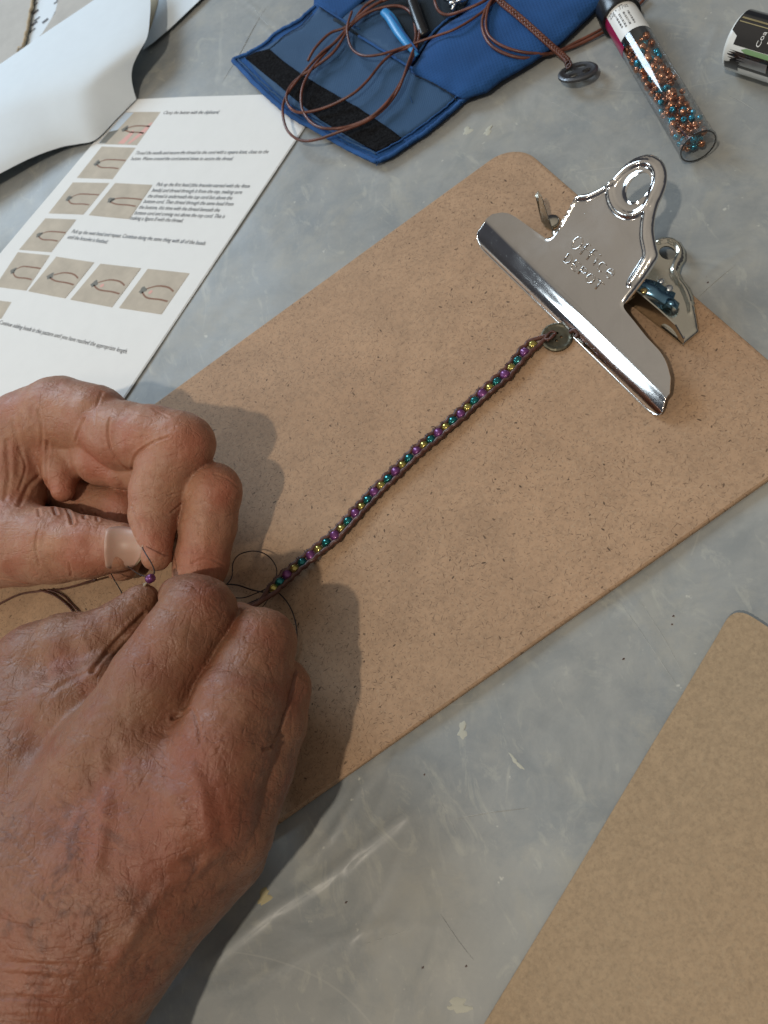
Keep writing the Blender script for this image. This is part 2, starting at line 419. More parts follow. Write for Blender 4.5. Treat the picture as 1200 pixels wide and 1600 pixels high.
def m_clear():
    m = bpy.data.materials.new('clear_plastic'); m.use_nodes = True; nt = m.node_tree; nt.nodes.clear()
    o = nt.nodes.new('ShaderNodeOutputMaterial'); mx = nt.nodes.new('ShaderNodeMixShader')
    tr = nt.nodes.new('ShaderNodeBsdfTransparent'); gl = nt.nodes.new('ShaderNodeBsdfGlossy'); lw = nt.nodes.new('ShaderNodeLayerWeight')
    tr.inputs[0].default_value = (.93, .94, .95, 1); gl.inputs['Roughness'].default_value = .09; lw.inputs[0].default_value = .16
    nt.links.new(lw.outputs['Facing'], mx.inputs[0]); nt.links.new(tr.outputs[0], mx.inputs[1]); nt.links.new(gl.outputs[0], mx.inputs[2])
    nt.links.new(mx.outputs[0], o.inputs[0]); return m
MT['clear'] = m_clear()

# ------------------------------------------------------------------ table
def build_table():
    fold_px = [([(150, 1640), (205, 1596), (301, 1523), (425, 1422), (508, 1372), (636, 1271)], .11, .22), ([(604, 1165), (540, 1235), (476, 1305)], .035, .10), ([(600, 1185), (530, 1290), (452, 1378)], .045, .13), ([(618, 1195), (575, 1290), (522, 1395)], .04, .12), ([(585, 1215), (520, 1262), (470, 1330)], .03, .09), ([(640, 1290), (600, 1390), (540, 1480)], .03, .16), ([(430, 1440), (500, 1470), (560, 1540)], .03, .14), ([(300, 1560), (400, 1530), (520, 1470), (620, 1440)], .035, .15),
               ([(609, 1152), (575, 1205), (540, 1266), (515, 1310)], .06, .10), ([(632, 1140), (618, 1180), (606, 1215)], .05, .09),
               ([(665, 1205), (695, 1265), (722, 1325), (735, 1390)], .035, .06), ([(950, 905), (1010, 980), (1040, 1060), (1110, 1140)], .03, .08),
               ([(985, 930), (1040, 1010), (1075, 1070)], .03, .07),
               ([(310, 130), (345, 105), (380, 75), (440, 10)], .05, .15), ([(390, -5), (410, 30), (430, 60)], .04, .12),
               ([(840, 140), (900, 175), (1000, 230)], .02, .10), ([(1085, 450), (1110, 420), (1160, 390)], .05, .12),
               ([(1120, 40), (1100, 90), (1090, 130)], .04, .2), ([(700, 1280), (760, 1265), (830, 1318)], .02, .06),
               ([(560, 1480), (600, 1465), (650, 1440), (680, 1450)], .03, .06)]
    folds = [([P(*p)[:2] for p in pts], h, wd) for pts, h, wd in fold_px]
    # fine middle part and coarse surround in one sheet
    xs = np.concatenate([np.arange(-90, -30, 3), np.arange(-30, 36, .16), np.arange(36, 110, 3)])
    ys = np.concatenate([np.arange(-80, -12, 3), np.arange(-12, 52, .16), np.arange(52, 150, 3)])
    X, Y = np.meshgrid(xs, ys); V = np.column_stack([X.ravel(), Y.ravel()])
    z = np.zeros(len(V))
    for ln, h, wd in folds:
        la = np.array(ln); bb = np.all((V > la.min(0)-2) & (V < la.max(0)+2), axis=1); d = dist_poly(V[bb], ln); z[bb] += h*np.exp(-(d/(wd*1.1))**2)
    near = (np.abs(V[:, 0]-3) < 33) & (V[:, 1] < 52) & (V[:, 1] > -12)
    t = np.zeros(len(V)); t[near] = nz(V[near], .22, 1, 3)*.05
    z += t; z -= .06
    # stays below everything that lies flat on it
    z = np.minimum(z, .06)
    nx, ny = len(xs), len(ys)
    fs = [(j*nx+i, j*nx+i+1, (j+1)*nx+i+1, (j+1)*nx+i) for j in range(ny-1) for i in range(nx-1)]
    o = mesh('table_top', np.column_stack([V, z]), fs, MT['table'])
    tag(o, 'grey table top under a creased clear plastic sheet spotted with dried paint', None, None, 'structure')
    random.seed(3)
    def tz(x, y): return float(min(.06, nz(np.array([[x, y]]), .22, 1, 3)[0]*.05-.06))
    spots = [(722, 1142, .30, .20, 'cream'), (806, 1190, .30, .09, 'cream'), (716, 1572, .2, .45, 'cream'), (412, 1403, .22, .40, 'yellow'),
             (730, 203, .2, .34, 'cream'), (762, 203, .3, .2, 'cream'), (328, 588, .35, .12, 'cream')]
    for px, py, a, b, mm in spots:
        c = P(px, py, 0.0); ph = random.random()*3; n = 26; vs = []; zt = tz(c[0], c[1])
        for ring, zz in ((1, .004), (.82, .016), (.5, .020)):
            for k in range(n):
                q = 2*math.pi*k/n; r = ring*(1+.30*math.sin(2*q+ph)+.22*math.sin(3*q+ph*2)+.16*math.sin(5*q+ph*5)+.10*math.sin(9*q+ph))
                x, y = a*r*math.cos(q), b*r*math.sin(q)
                vs.append((c[0]+x*math.cos(ph)-y*math.sin(ph), c[1]+x*math.sin(ph)+y*math.cos(ph), zt+zz))
        fs = [(i*n+k, i*n+(k+1) % n, (i+1)*n+(k+1) % n, (i+1)*n+k) for i in range(2) for k in range(n)]+[tuple(2*n+k for k in range(n))]
        mesh('paint_spot', vs, fs, MT[mm], o)
    # sharp creases and scratches of the plastic sheet
    for pts, r in (([(665, 1205), (690, 1255), (708, 1292), (721, 1325)], .016), ([(962, 930), (1010, 1000), (1040, 1045), (1062, 1078)], .014), ([(990, 925), (1030, 985), (1055, 1030), (1072, 1064)], .013),
                   ([(609, 1152), (588, 1190), (562, 1235), (536, 1272)], .016), ([(632, 1142), (620, 1175), (606, 1212)], .012), ([(700, 1282), (760, 1270), (825, 1262)], .011),
                   ([(345, 130), (372, 88), (398, 40), (418, 8)], .014), ([(392, 4), (408, 28), (424, 42)], .010), ([(688, 1428), (716, 1470), (740, 1500)], .010), ([(560, 1478), (600, 1466), (640, 1452)], .012),
                   ([(1086, 470), (1112, 444), (1150, 412)], .010), ([(1140, 150), (1160, 160), (1185, 176)], .02), ([(838, 146), (880, 168), (930, 196)], .010)):
        path = [np.array([*p[:2], tz(p[0], p[1])+.012]) for p in (P(x, y, -.03) for x, y in [q[:2] for q in spline([(a, b, 0) for a, b in pts], 6)])]
        n_ = len(path); tube('sheet_crease', path, [r*math.sin(math.pi*(i+.6)/(n_+.2)) for i in range(n_)], MT['crease'], o, 6)
    # torn film edge, bits of grit
    for px, py in ((663, 1210), (633, 1632), (1052, 962), (1050, 975), (974, 1029), (728, 1510), (540, 1410), (660, 1512), (1104, 432), (1106, 440)):
        c = P(px, py, 0); zt = tz(c[0], c[1]); q = random.random()*3
        v = [(c[0]+.05*math.cos(q+k*1.57)*(1+.5*(k % 2)), c[1]+.04*math.sin(q+k*1.57), zt+.005) for k in range(4)]+[(c[0], c[1], zt+.045)]
        mesh('grit', v, [(0, 1, 4), (1, 2, 4), (2, 3, 4), (3, 0, 4)], MT['leather2'], o)
build_table()

# ------------------------------------------------------------------ clipboard
A0 = P(806, 219, .3)[:2]; B0 = P(1320, 664, .3)[:2]
UU = (B0-A0)/np.linalg.norm(B0-A0); WW = np.array([-UU[1], UU[0]])
if WW[0] > 0: WW = -WW
BW, BL = 22.8, 39.4
def board_xy(u, v): return A0+UU*u+WW*v
def rounded(w_, l_, r, n=8):
    out = []
    for cx, cy, a0 in ((r, r, 180), (w_-r, r, 270), (w_-r, l_-r, 0), (r, l_-r, 90)):
        for k in range(n+1):
            a = math.radians(a0+90*k/n); out.append((cx+r*math.cos(a), cy+r*math.sin(a)))
    return out
clipboard = empty('clipboard', None)
tag(clipboard, 'long brown hardboard clipboard with big chrome clip holding the beaded bracelet', 'clipboard')
def build_board():
    outl = [board_xy(u, v) for u, v in rounded(BW, BL, 1.7)]
    if np.cross(np.array(outl[1])-outl[0], np.array(outl[10])-outl[0]) < 0: outl = outl[::-1]
    n = len(outl); cen = np.mean(outl, 0); vs = []
    def inset(d): return [np.array(p)+(cen-p)/np.linalg.norm(cen-p)*d for p in outl]
    rings = [(0, .055), (0, .19), (.05, .255), (.20, .30)]
    for d, z in rings:
        vs += [(p[0], p[1], z) for p in inset(d)]
    fs = [(i*n+k, i*n+(k+1) % n, (i+1)*n+(k+1) % n, (i+1)*n+k) for i in range(3) for k in range(n)]
    fs.append(tuple(3*n+k for k in range(n))); fs.append(tuple(range(n))[::-1])
    mesh('board', vs, fs, MT['board'], clipboard, smooth=False)
build_board()

def build_clip():
    # sloping top plate
    fl, fr = P(757, 345, 1.28), P(1046, 612, 1.28); ring = P(999, 293, 3.9)
    nrm = np.cross(fr-fl, ring-fl); nrm /= np.linalg.norm(nrm)
    if nrm[2] < 0: nrm = -nrm
    e1 = (fr-fl)/np.linalg.norm(fr-fl); e2 = np.cross(nrm, e1)
    def loc(px, py):
        q = on_plane(px, py, fl, nrm)-fl; return np.array([q@e1, q@e2])
    def zc(x, y): return (x/2.727+700, y/2.727+220)
    raw = [(165, 330), (190, 312), (238, 306), (280, 320), (340, 362), (405, 408), (425, 412), (443, 398), (475, 350), (510, 290), (543, 232), (572, 220), (610, 208), (655, 188), (690, 158), (725, 115),
           (765, 80), (805, 58), (845, 50), (885, 62), (910, 88), (923, 128), (920, 180), (905, 228), (886, 270), (872, 325), (868, 380), (878, 440), (886, 486), (862, 535), (815, 605),
           (760, 676), (746, 695), (752, 718), (790, 765), (850, 840), (905, 900), (932, 950), (948, 1010), (944, 1078)]
    out = [loc(*zc(*p)) for p in raw]
    fold0, fold1 = out[0], out[-1]
    sm = [out[0]]+[p for p in spline(out[1:-1], 4)]+[out[-1]]
    hole = [loc(*zc(813+50*math.cos(t)*1.0-14*math.sin(t), 200+62*math.sin(t)-12*math.cos(t))) for t in np.linspace(0, 2*math.pi, 28, endpoint=False)]
    hc = np.mean(hole, 0)
    V, fs = cdt(sm, .085, [hole])
    h = np.zeros(len(V))
    def bead(line, ht, wd):
        d = dist_poly(V, line); return ht*np.exp(-(d/wd)**4)
    ringl = spline([loc(*zc(x, y)) for x, y in ((690, 205), (700, 265), (735, 305), (785, 318), (830, 295), (865, 240), (888, 180), (885, 125), (855, 95), (810, 95), (760, 120), (715, 165))], 6, True)
    h += bead(ringl+[ringl[0]], .13, .13)
    h += bead(spline([loc(*zc(x, y)) for x, y in ((475, 362), (508, 305), (545, 248), (600, 238), (655, 212), (695, 185))], 6), .12, .12)
    h += bead(spline([loc(*zc(x, y)) for x, y in ((845, 305), (838, 350), (836, 410), (848, 480), (832, 520), (800, 570), (778, 605))], 6), .12, .12)
    dh = np.linalg.norm(V-hc, axis=1); rh = np.linalg.norm(np.array(hole)-hc, axis=1).mean()
    h += .07*np.exp(-((dh-rh)/.12)**2)
    # rolled down edges except at the fold
    rim = sm
    d = dist_poly(V, rim); y = V[:, 1]; h -= .20*np.clip(1-d/.16, 0, 1)**1.6*np.clip((y-1.2)/.5, 0, 1)
    h += .015*np.sin(V[:, 0]*.7)
    T = [fl+e1*a+e2*b+nrm*c for (a, b), c in zip(V, h)]
    # jaw lip: bends from the fold down to the board
    n = len(V); top = T; bot = [p-nrm*.055 for p in T]
    vs = top+bot; F = [tuple(f) for f in fs]+[tuple(i+n for i in f[::-1]) for f in fs]
    cnt = set((f[i], f[(i+1) % 3]) for f in fs for i in range(3))
    for a, b in cnt:
        if (b, a) not in cnt: F.append((a, a+n, b+n, b))
    plate = mesh('clip_plate', vs, F, MT['chrome'], clipboard); set_smooth_angle(plate, 50)
    # lip
    foot0, foot1 = P(738, 376, .36), P(1033, 663, .36); N = 90; K = 14; vs = []
    f0, f1 = fl+e1*fold0[0]+e2*fold0[1], fl+e1*fold1[0]+e2*fold1[1]
    for i in range(N+1):
        t = .5-.5*math.cos(math.pi*i/N); t = .35*i/N+.65*t; a = f0+(f1-f0)*t; b = foot0+(foot1-foot0)*t
        e = min(t, 1-t)*13.5/1.0                      # rounded lower corners, 1 cm radius
        cut = 1-.42*(1-math.sqrt(max(0, 1-(1-min(1, e))**2)))
        knee = a-e2*.22; dn = b-knee; mid = knee+dn*.16; belly = nrm*.05
        for k in range(K+1):
            q = k/K*cut
            if q < .35: u_ = q/.35; p = (1-u_)**2*a+2*u_*(1-u_)*knee+u_*u_*mid
            else: u_ = (q-.35)/.65; p = mid+(b-mid)*u_+belly*math.sin(math.pi*u_)
            vs.append(p)
    m0 = len(vs); nl = np.cross(e1, [0, 0, 1]); inn = np.array([0, 0, -.05])+e2*.02
    vs += [p+inn for p in vs[:m0]]
    F = []
    W_ = K+1
    for i in range(N):
        for k in range(K):
            q = (i*W_+k, (i+1)*W_+k, (i+1)*W_+k+1, i*W_+k+1); F.append(q[::-1]); F.append(tuple(j+m0 for j in q))
    for i in range(N):
        a, b = i*W_+K, (i+1)*W_+K; F.append((a, b, b+m0, a+m0))
    for i in (0, N):
        for k in range(K): a, b = i*W_+k, i*W_+k+1; F.append((a, b, b+m0, a+m0))
    lip = mesh('clip_jaw', vs, F, MT['chrome'], clipboard)
    # embossed lettering
    arc = lambda cx, cy, rx, ry, a0, a1, n=14: [(cx+rx*math.cos(math.radians(a0+(a1-a0)*i/n)), cy+ry*math.sin(math.radians(a0+(a1-a0)*i/n))) for i in range(n+1)]
    GL = {'O': [arc(.5, .5, .42, .5, 0, 360)], 'f': [[(.35, 0), (.35, .75)]+arc(.6, .75, .25, .25, 180, 60, 6), [(.08, .6), (.75, .6)]], 'i': [[(.5, 0), (.5, .6)], [(.5, .85), (.5, .95)]],
          'c': [arc(.52, .32, .38, .34, 50, 310)], 'e': [[(.15, .34), (.88, .34)]+arc(.52, .34, .38, .34, 0, 310)[1:]], 'D': [[(.15, 0), (.15, 1)]+arc(.3, .5, .55, .5, 90, -90)+[(.15, 0)]],
          'E': [[(.85, 1), (.15, 1), (.15, 0), (.85, 0)], [(.15, .5), (.7, .5)]], 'P': [[(.15, 0), (.15, 1), (.5, 1)]+arc(.5, .74, .35, .26, 90, -90, 8)+[(.15, .48)]], 'T': [[(.05, 1), (.95, 1)], [(.5, 1), (.5, 0)]]}
    def word(txt, p0, p1, hgt, wd):
        a, b = loc(*p0), loc(*p1); dx = b-a; L = np.linalg.norm(dx); dx = dx/L; dy = np.array([-dx[1], dx[0]]); x = 0; sx = L/sum(wd); g = []
        for ch_, w_ in zip(txt, wd):
            for st in GL[ch_]:
                pts = [a+dx*(x+.06+px_*(w_-.12))*sx+dy*py_*hgt for px_, py_ in st]
                g.append(tube_geo([fl+e1*q[0]+e2*q[1]+nrm*.018 for q in pts], .030, 8))
            x += w_
        v, f = join(g); mesh('embossed_word', v, f, MT['chrome'], plate)
    word('Office', (889, 383), (955, 438), .58, (1.15, .85, .85, .6, 1, 1)); word('DEPOT', (878, 406), (936, 457), .40, (1, 1, 1, 1, 1))
    # base plate under it, with ring, raised ear and hooked lug
    z0 = .50
    base = [(1024, 372), (1034, 367), (1050, 368), (1064, 376), (1071, 388), (1071, 402), (1064, 414), (1062, 424), (1067, 434), (1077, 446), (1084, 462), (1087, 480), (1093, 516), (1067, 537),
            (1020, 500), (979, 468), (930, 440), (870, 385), (860, 360), (905, 330), (960, 350), (1010, 372)]
    bh = [(1043+13*math.cos(t)-3*math.sin(t), 395+10*math.sin(t)+4*math.cos(t)) for t in np.linspace(0, 2*math.pi, 20, endpoint=False)]
    bo = [P(x, y, z0)[:2] for x, y in base]; bo = bo if True else bo[::-1]
    hl = [P(x, y, z0)[:2] for x, y in bh]
    rimline = [P(x, y, z0)[:2] for x, y in spline([(1030, 377), (1046, 375), (1059, 382), (1063, 395), (1056, 412), (1054, 424), (1060, 438), (1070, 452), (1077, 470), (1081, 488)], 5)]
    def zf(V):
        d = dist_poly(V, rimline); e = dist_poly(V, bo, True)
        return z0+.10*np.exp(-(d/.11)**4)-.12*np.clip(1-e/.12, 0, 1)
    v, f = slab_geo(bo, .07, .1, zf, [hl]); o = mesh('base_plate', v, f, MT['chrome2'], clipboard); set_smooth_angle(o, 50)
    # raised side ear of the base (arched) on the right
    pa, pb = P(979, 470, .45), P(1067, 537, .45); d = (pb-pa); L = np.linalg.norm(d); d /= L; up = np.array([0, 0, 1.])
    prof = [(0, 0)]+[(L*.62, 0)]+[(L*(.62+.30*(1-math.cos(t))/2), .55*math.sin(t)) for t in np.linspace(.25, math.pi-.15, 9)]+[(L, 0), (L, .35), (L*.86, .95), (L*.60, 1.15), (L*.25, 1.30), (0, 1.25)]
    def wall(prof, org, d, th, name, mat, par):
        out = np.array(prof); V, fs = cdt(out, .12); n = len(V); nn = np.cross(d, up)
        vs = [org+d*a+up*b for a, b in V]+[org+d*a+up*b+nn*th for a, b in V]
        F = [tuple(q) for q in fs]+[tuple(i+n for i in q[::-1]) for q in fs]
        cnt = set((q[i], q[(i+1) % 3]) for q in fs for i in range(3))
        F += [(a, a+n, b+n, b) for a, b in cnt if (b, a) not in cnt]
        o = mesh(name, vs, F, mat, par); set_smooth_angle(o); return o
    ear = wall(prof, pa, d, -.06, 'side_ear', MT['chrome2'], clipboard)
    # steel spring leaf, its bluish reflections put into the colour, and rivets
    sp = spline([P(985, 452, 1.0), P(1000, 447, 1.25), P(1022, 452, 1.2), P(1038, 462, .95), P(1052, 470, .75)], 5)
    wv = np.array([.22, -.22, 0])*1.0; wv = (P(1000, 470, 1)-P(1010, 440, 1)); wv = wv/np.linalg.norm(wv)*.42
    vs = []; 
    for i, p in enumerate(sp): vs += [p-wv, p, p+wv*.9]
    F = [(i*3+k, i*3+k+1, (i+1)*3+k+1, (i+1)*3+k) for i in range(len(sp)-1) for k in range(2)]
    o = mesh('spring_leaf', vs, F, MT['reflect_blue'], clipboard); md = o.modifiers.new('t', 'SOLIDIFY'); md.thickness = .0006
    leaf2 = spline([P(1035, 478, .7), P(1042, 472, .95), P(1052, 474, .95), P(1060, 480, .7)], 4); vs = []
    for p in leaf2: vs += [p-wv*.5, p+wv*.3]
    o = mesh('spring_leaf', vs, [(i*2, i*2+1, i*2+3, i*2+2) for i in range(len(leaf2)-1)], MT['reflect_blue'], clipboard); md = o.modifiers.new('t', 'SOLIDIFY'); md.thickness = .0006
    for px, py, z, r, mt in ((1006, 455, 1.28, .17, 'brass'), (1033, 440, .9, .15, 'silver'), (1045, 451, .85, .19, 'silver'), (1068, 528, .62, .07, 'silver')):
        c = P(px, py, z); v, f = lathe_geo(c, (0, 0, 1), [(0, r), (.05, r*.95), (.09, r*.6), (.10, .001)], 14); mesh('rivet', v, f, MT[mt], clipboard)
    # spring coil between the plates
    c0, c1 = P(905, 400, 1.05), P(985, 462, 1.05); ax_ = (c1-c0); L = np.linalg.norm(ax_); ax_, a, b = frame(ax_)
    path = [c0+ax_*L*t/160+.38*(a*math.cos(t*.55)+b*math.sin(t*.55)) for t in range(161)]
    tube('spring_coil', path, .05, MT['chrome2'], clipboard, 6)
    # standing triangular tab on the left
    q = [P(864, 363, .45), P(846, 347, .55), P(836, 305, 1.55), P(840, 299, 1.75), P(846, 308, 1.62)]
    nn = np.array([.05, .03, 0]); vs = q+[p+nn for p in q]
    F = [(0, 1, 2, 3, 4), (9, 8, 7, 6, 5)]+[(i, (i+1) % 5, (i+1) % 5+5, i+5) for i in range(5)]
    o = mesh('side_tab', vs, F, MT['chrome2'], clipboard, False)
    v, f = lathe_geo(P(862, 348, .31), (0, 0, 1), [(0, .42), (.12, .42), (.2, .34), (.22, .001)], 20); mesh('rivet', v, f, MT['chrome2'], clipboard)
build_clip()

# ------------------------------------------------------------------ bracelet
bracelet = empty('bracelet', None)
tag(bracelet, 'knotted brown cord bracelet of purple, teal and gold beads clamped on the board', 'bracelet')
def bead_mesh(name, r, L, hole, mat, seg=18, bulge=1.0):
    prof = [(-L, hole), (-L, r*.62), (-L*.86, r*.86), (-L*.5, r*.97), (0, r), (L*.5, r*.97), (L*.86, r*.86), (L, r*.62), (L, hole), (-L, hole)]
    v, f = lathe_geo((0, 0, 0), (1, 0, 0), prof, seg); me = bpy.data.meshes.new(name)
    me.from_pydata([tuple(c*S for c in p) for p in v], [], f); me.update(); me.shade_smooth(); me.materials.append(mat); return me
BM = {'p': bead_mesh('purple_bead', .235, .215, .05, MT['purple']), 't': bead_mesh('teal_bead', .208, .165, .05, MT['teal']), 'g': bead_mesh('gold_bead', .185, .155, .045, MT['golden'])}
def put(me, name, p, axis, parent, label=None, scale=1):
    o = bpy.data.objects.new(name, me); col.objects.link(o); o.location = Vector(p)*S
    o.rotation_euler = Vector(axis).to_track_quat('X', 'Z').to_euler(); o.parent = parent; o.scale = (scale,)*3
    if label: o['label'] = label
    return o
def build_bracelet():
    pur = [(820, 551), (790, 586), (754.4, 615.6), (721, 647.6), (686, 677), (652, 705), (619, 737.5), (586, 769.5), (556, 802.5), (524, 837.5), (486, 868.5), (449, 899)]
    seq = [(833, 539, 'g')]
    for i, p in enumerate(pur):
        seq.append((*p, 'p'))
        q = pur[i+1] if i+1 < len(pur) else (418, 930)
        seq.append((p[0]+(q[0]-p[0])*.36, p[1]+(q[1]-p[1])*.36, 't')); seq.append((p[0]+(q[0]-p[0])*.68, p[1]+(q[1]-p[1])*.68, 'g'))
    def zat(i): t = i/len(seq); return .53+.06*math.sin(i*.5)*.5+max(0, t-.8)*3.0
    C = [P(x, y, zat(i)) for i, (x, y, k) in enumerate(seq)]
    rng = random.Random(5)
    for i, (x, y, k) in enumerate(seq):
        t = C[min(i+1, len(C)-1)]-C[max(i-1, 0)]; t /= np.linalg.norm(t); n = np.cross(t, [0, 0, 1]); n /= np.linalg.norm(n)
        a = n+np.array([rng.uniform(-.12, .12), rng.uniform(-.12, .12), rng.uniform(-.22, .22)])
        put(BM[k], {'p': 'purple_bead', 't': 'teal_bead', 'g': 'gold_bead'}[k], C[i]-np.array([0, 0, .03]), a, bracelet, None, rng.uniform(.97, 1.06)*(1 if k == 'p' else 1.12))
    rad = {'p': .23, 't': .215, 'g': .20}
    wraps = []
    for side in (-1, 1):
        pts = [P(857, 524, .55)]
        for i, (x, y, k) in enumerate(seq):
            t = C[min(i+1, len(C)-1)]-C[max(i-1, 0)]; t /= np.linalg.norm(t); n = np.cross(t, [0, 0, 1]); n /= np.linalg.norm(n)
            pts.append(C[i]+side*n*(rad[k]+.045)+np.array([0, 0, .05+.03*math.sin(i*1.3+side)]))
            if i < len(C)-1: pts.append((C[i]+C[i+1])/2+side*n*(.215+rng.uniform(-.03, .01))+np.array([0, 0, .04]))
        tail = [P(405, 940, 1.6), P(375, 950, 2.3), P(330, 960, 3.0)] if side > 0 else [P(412, 937, 1.5), P(390, 950, 2.2), P(345, 965, 2.8)]
        path = spline(pts+tail, 5); tube('cord', path, .108, MT['waxed'], bracelet, 8)
        # thread wrapped round the cord at every bead, and knots
        for i in range(len(seq)):
            t = C[min(i+1, len(C)-1)]-C[max(i-1, 0)]; t /= np.linalg.norm(t); n = np.cross(t, [0, 0, 1]); n /= np.linalg.norm(n)
            for off in (-.05, .05):
                c = C[i]+side*n*(rad[seq[i][2]]+.045)+np.array([0, 0, .05])+t*(off+rng.uniform(-.02, .02))
                ring = [c+.116*(n*math.cos(q)+np.array([0, 0, 1])*math.sin(q))+t*.03*math.sin(q/2) for q in np.linspace(0, 6.28, 10)]
                wraps.append(tube_geo(ring, .017, 5))
            # thread through the bead
            wraps.append(tube_geo([C[i], C[i]+side*n*(rad[seq[i][2]]+.05)], .02, 5))
    v, f = join(wraps); tag(mesh('thread_wrapping', v, f, MT['leather2'], bracelet), kind='stuff')
    # button
    c = P(870, 527, .45); r = .74
    hole = lambda x, y, rr: [(x+rr*math.cos(t), y+rr*math.sin(t)) for t in np.linspace(0, 2*math.pi, 12, endpoint=False)]
    outl = [(r*math.cos(t), r*math.sin(t)) for t in np.linspace(0, 2*math.pi, 40, endpoint=False)]
    def zf(V):
        d = np.linalg.norm(V, axis=1); return .05+.05*np.exp(-((d-.66)/.07)**2)-.03*np.clip((d-.72)/.06, 0, 1)+.02*nz(V, 6, 4)
    v, f = slab_geo(outl, .10, .07, zf, [hole(.14, .14, .07), hole(-.14, .14, .07), hole(.14, -.14, .07), hole(-.14, -.14, .07)])
    Rm = Matrix.Rotation(math.radians(8), 3, Vector((1, .3, 0)))
    v = [np.array(Rm@Vector(p))+c for p in v]; o = mesh('button', v, f, MT['pewter'], bracelet); set_smooth_angle(o, 45)
    tube('knot', spline([P(855, 533, .62), P(863, 525, .70), P(868, 521, .64), P(862, 518, .66), P(854, 525, .68), P(852, 530, .64), P(860, 529, .70), P(867, 523, .64)], 6), .06, MT['waxed'], bracelet, 8)
    tube('knot', spline([P(890, 519, .6), P(897, 516, .7), P(903, 522, .66), P(898, 527, .6)], 5), .1, MT['leather2'], bracelet, 8)
    # loose thread loops by the working end
    z = .75
    lp = [(352, 915, 1.2), (362, 902, 1.0), (364, 880, .9), (375, 866, .9), (398, 861, .9), (418, 868, .9), (431, 885, .9), (431, 902, .9), (420, 917, .9), (400, 927, .9), (380, 934, .9), (362, 934, 1.2), (345, 938, 1.6)]
    tube('thread', spline([P(*p) for p in lp], 6), .028, MT['thread'], bracelet, 6)
    tube('thread', spline([P(*p) for p in [(345, 913, 1.6), (370, 914, 1.0), (395, 922, .9), (420, 926, .8), (430, 922, .8)]], 6), .04, MT['thread'], bracelet, 6)
    tube('thread', spline([P(*p) for p in [(433, 924, .7), (448, 940, .6), (459, 962, .55), (464, 990, .5), (460, 1015, .5), (440, 1040, .6)]], 6), .03, MT['thread'], bracelet, 6)
    tube('thread', spline([P(*p) for p in [(428, 925, .8), (418, 938, .8), (405, 955, .8), (395, 965, .9)]], 6), .02, MT['thread'], bracelet, 6)
    tube('thread', spline([P(*p) for p in [(405, 936, 1.3), (385, 945, 1.8), (360, 958, 2.2), (330, 975, 2.6)]], 6), .05, MT['thread'], bracelet, 6)
    # held bead and its thread
    tube('thread', spline([P(*p) for p in [(222, 855, 5.2), (228, 866, 5.4), (236, 879, 5.4), (241, 892, 5.3), (238, 903, 5.3)]], 6), .028, MT['thread'], bracelet, 6)
    tube('thread', spline([P(*p) for p in [(200, 885, 4.4), (215, 896, 4.9), (228, 901, 5.2), (235, 903, 5.3)]], 6), .026, MT['thread'], bracelet, 6)
    tube('thread', spline([P(*p) for p in [(165, 880, 2.6), (178, 905, 2.4), (188, 922, 2.2), (197, 940, 2.2), (205, 955, 2.2)]], 6), .028, MT['thread'], bracelet, 6)
    put(BM['p'], 'purple_bead', P(235, 904, 5.3), (1, -.4, .3), bracelet, 'purple bead just threaded, held between the fingertips', .80)
    # cord tails running off to the left under the hands
    tube('cord_tail', spline([P(*p) for p in [(-40, 965, .38), (0, 943, .38), (30, 929, .38), (60, 924, .38), (100, 920, .6), (150, 905, 1.2)]], 6), .055, MT['waxed'], bracelet, 8)
    tube('cord_tail', spline([P(*p) for p in [(62, 922, .5), (85, 930, .42), (105, 945, .40), (118, 962, .40), (135, 1000, .4)]], 6), .055, MT['waxed'], bracelet, 8)
    tube('cord_tail', spline([P(*p) for p in [(75, 921, .6), (98, 930, .42), (112, 944, .40), (126, 960, .40), (150, 1000, .4)]], 6), .05, MT['waxed'], bracelet, 8)
build_bracelet()

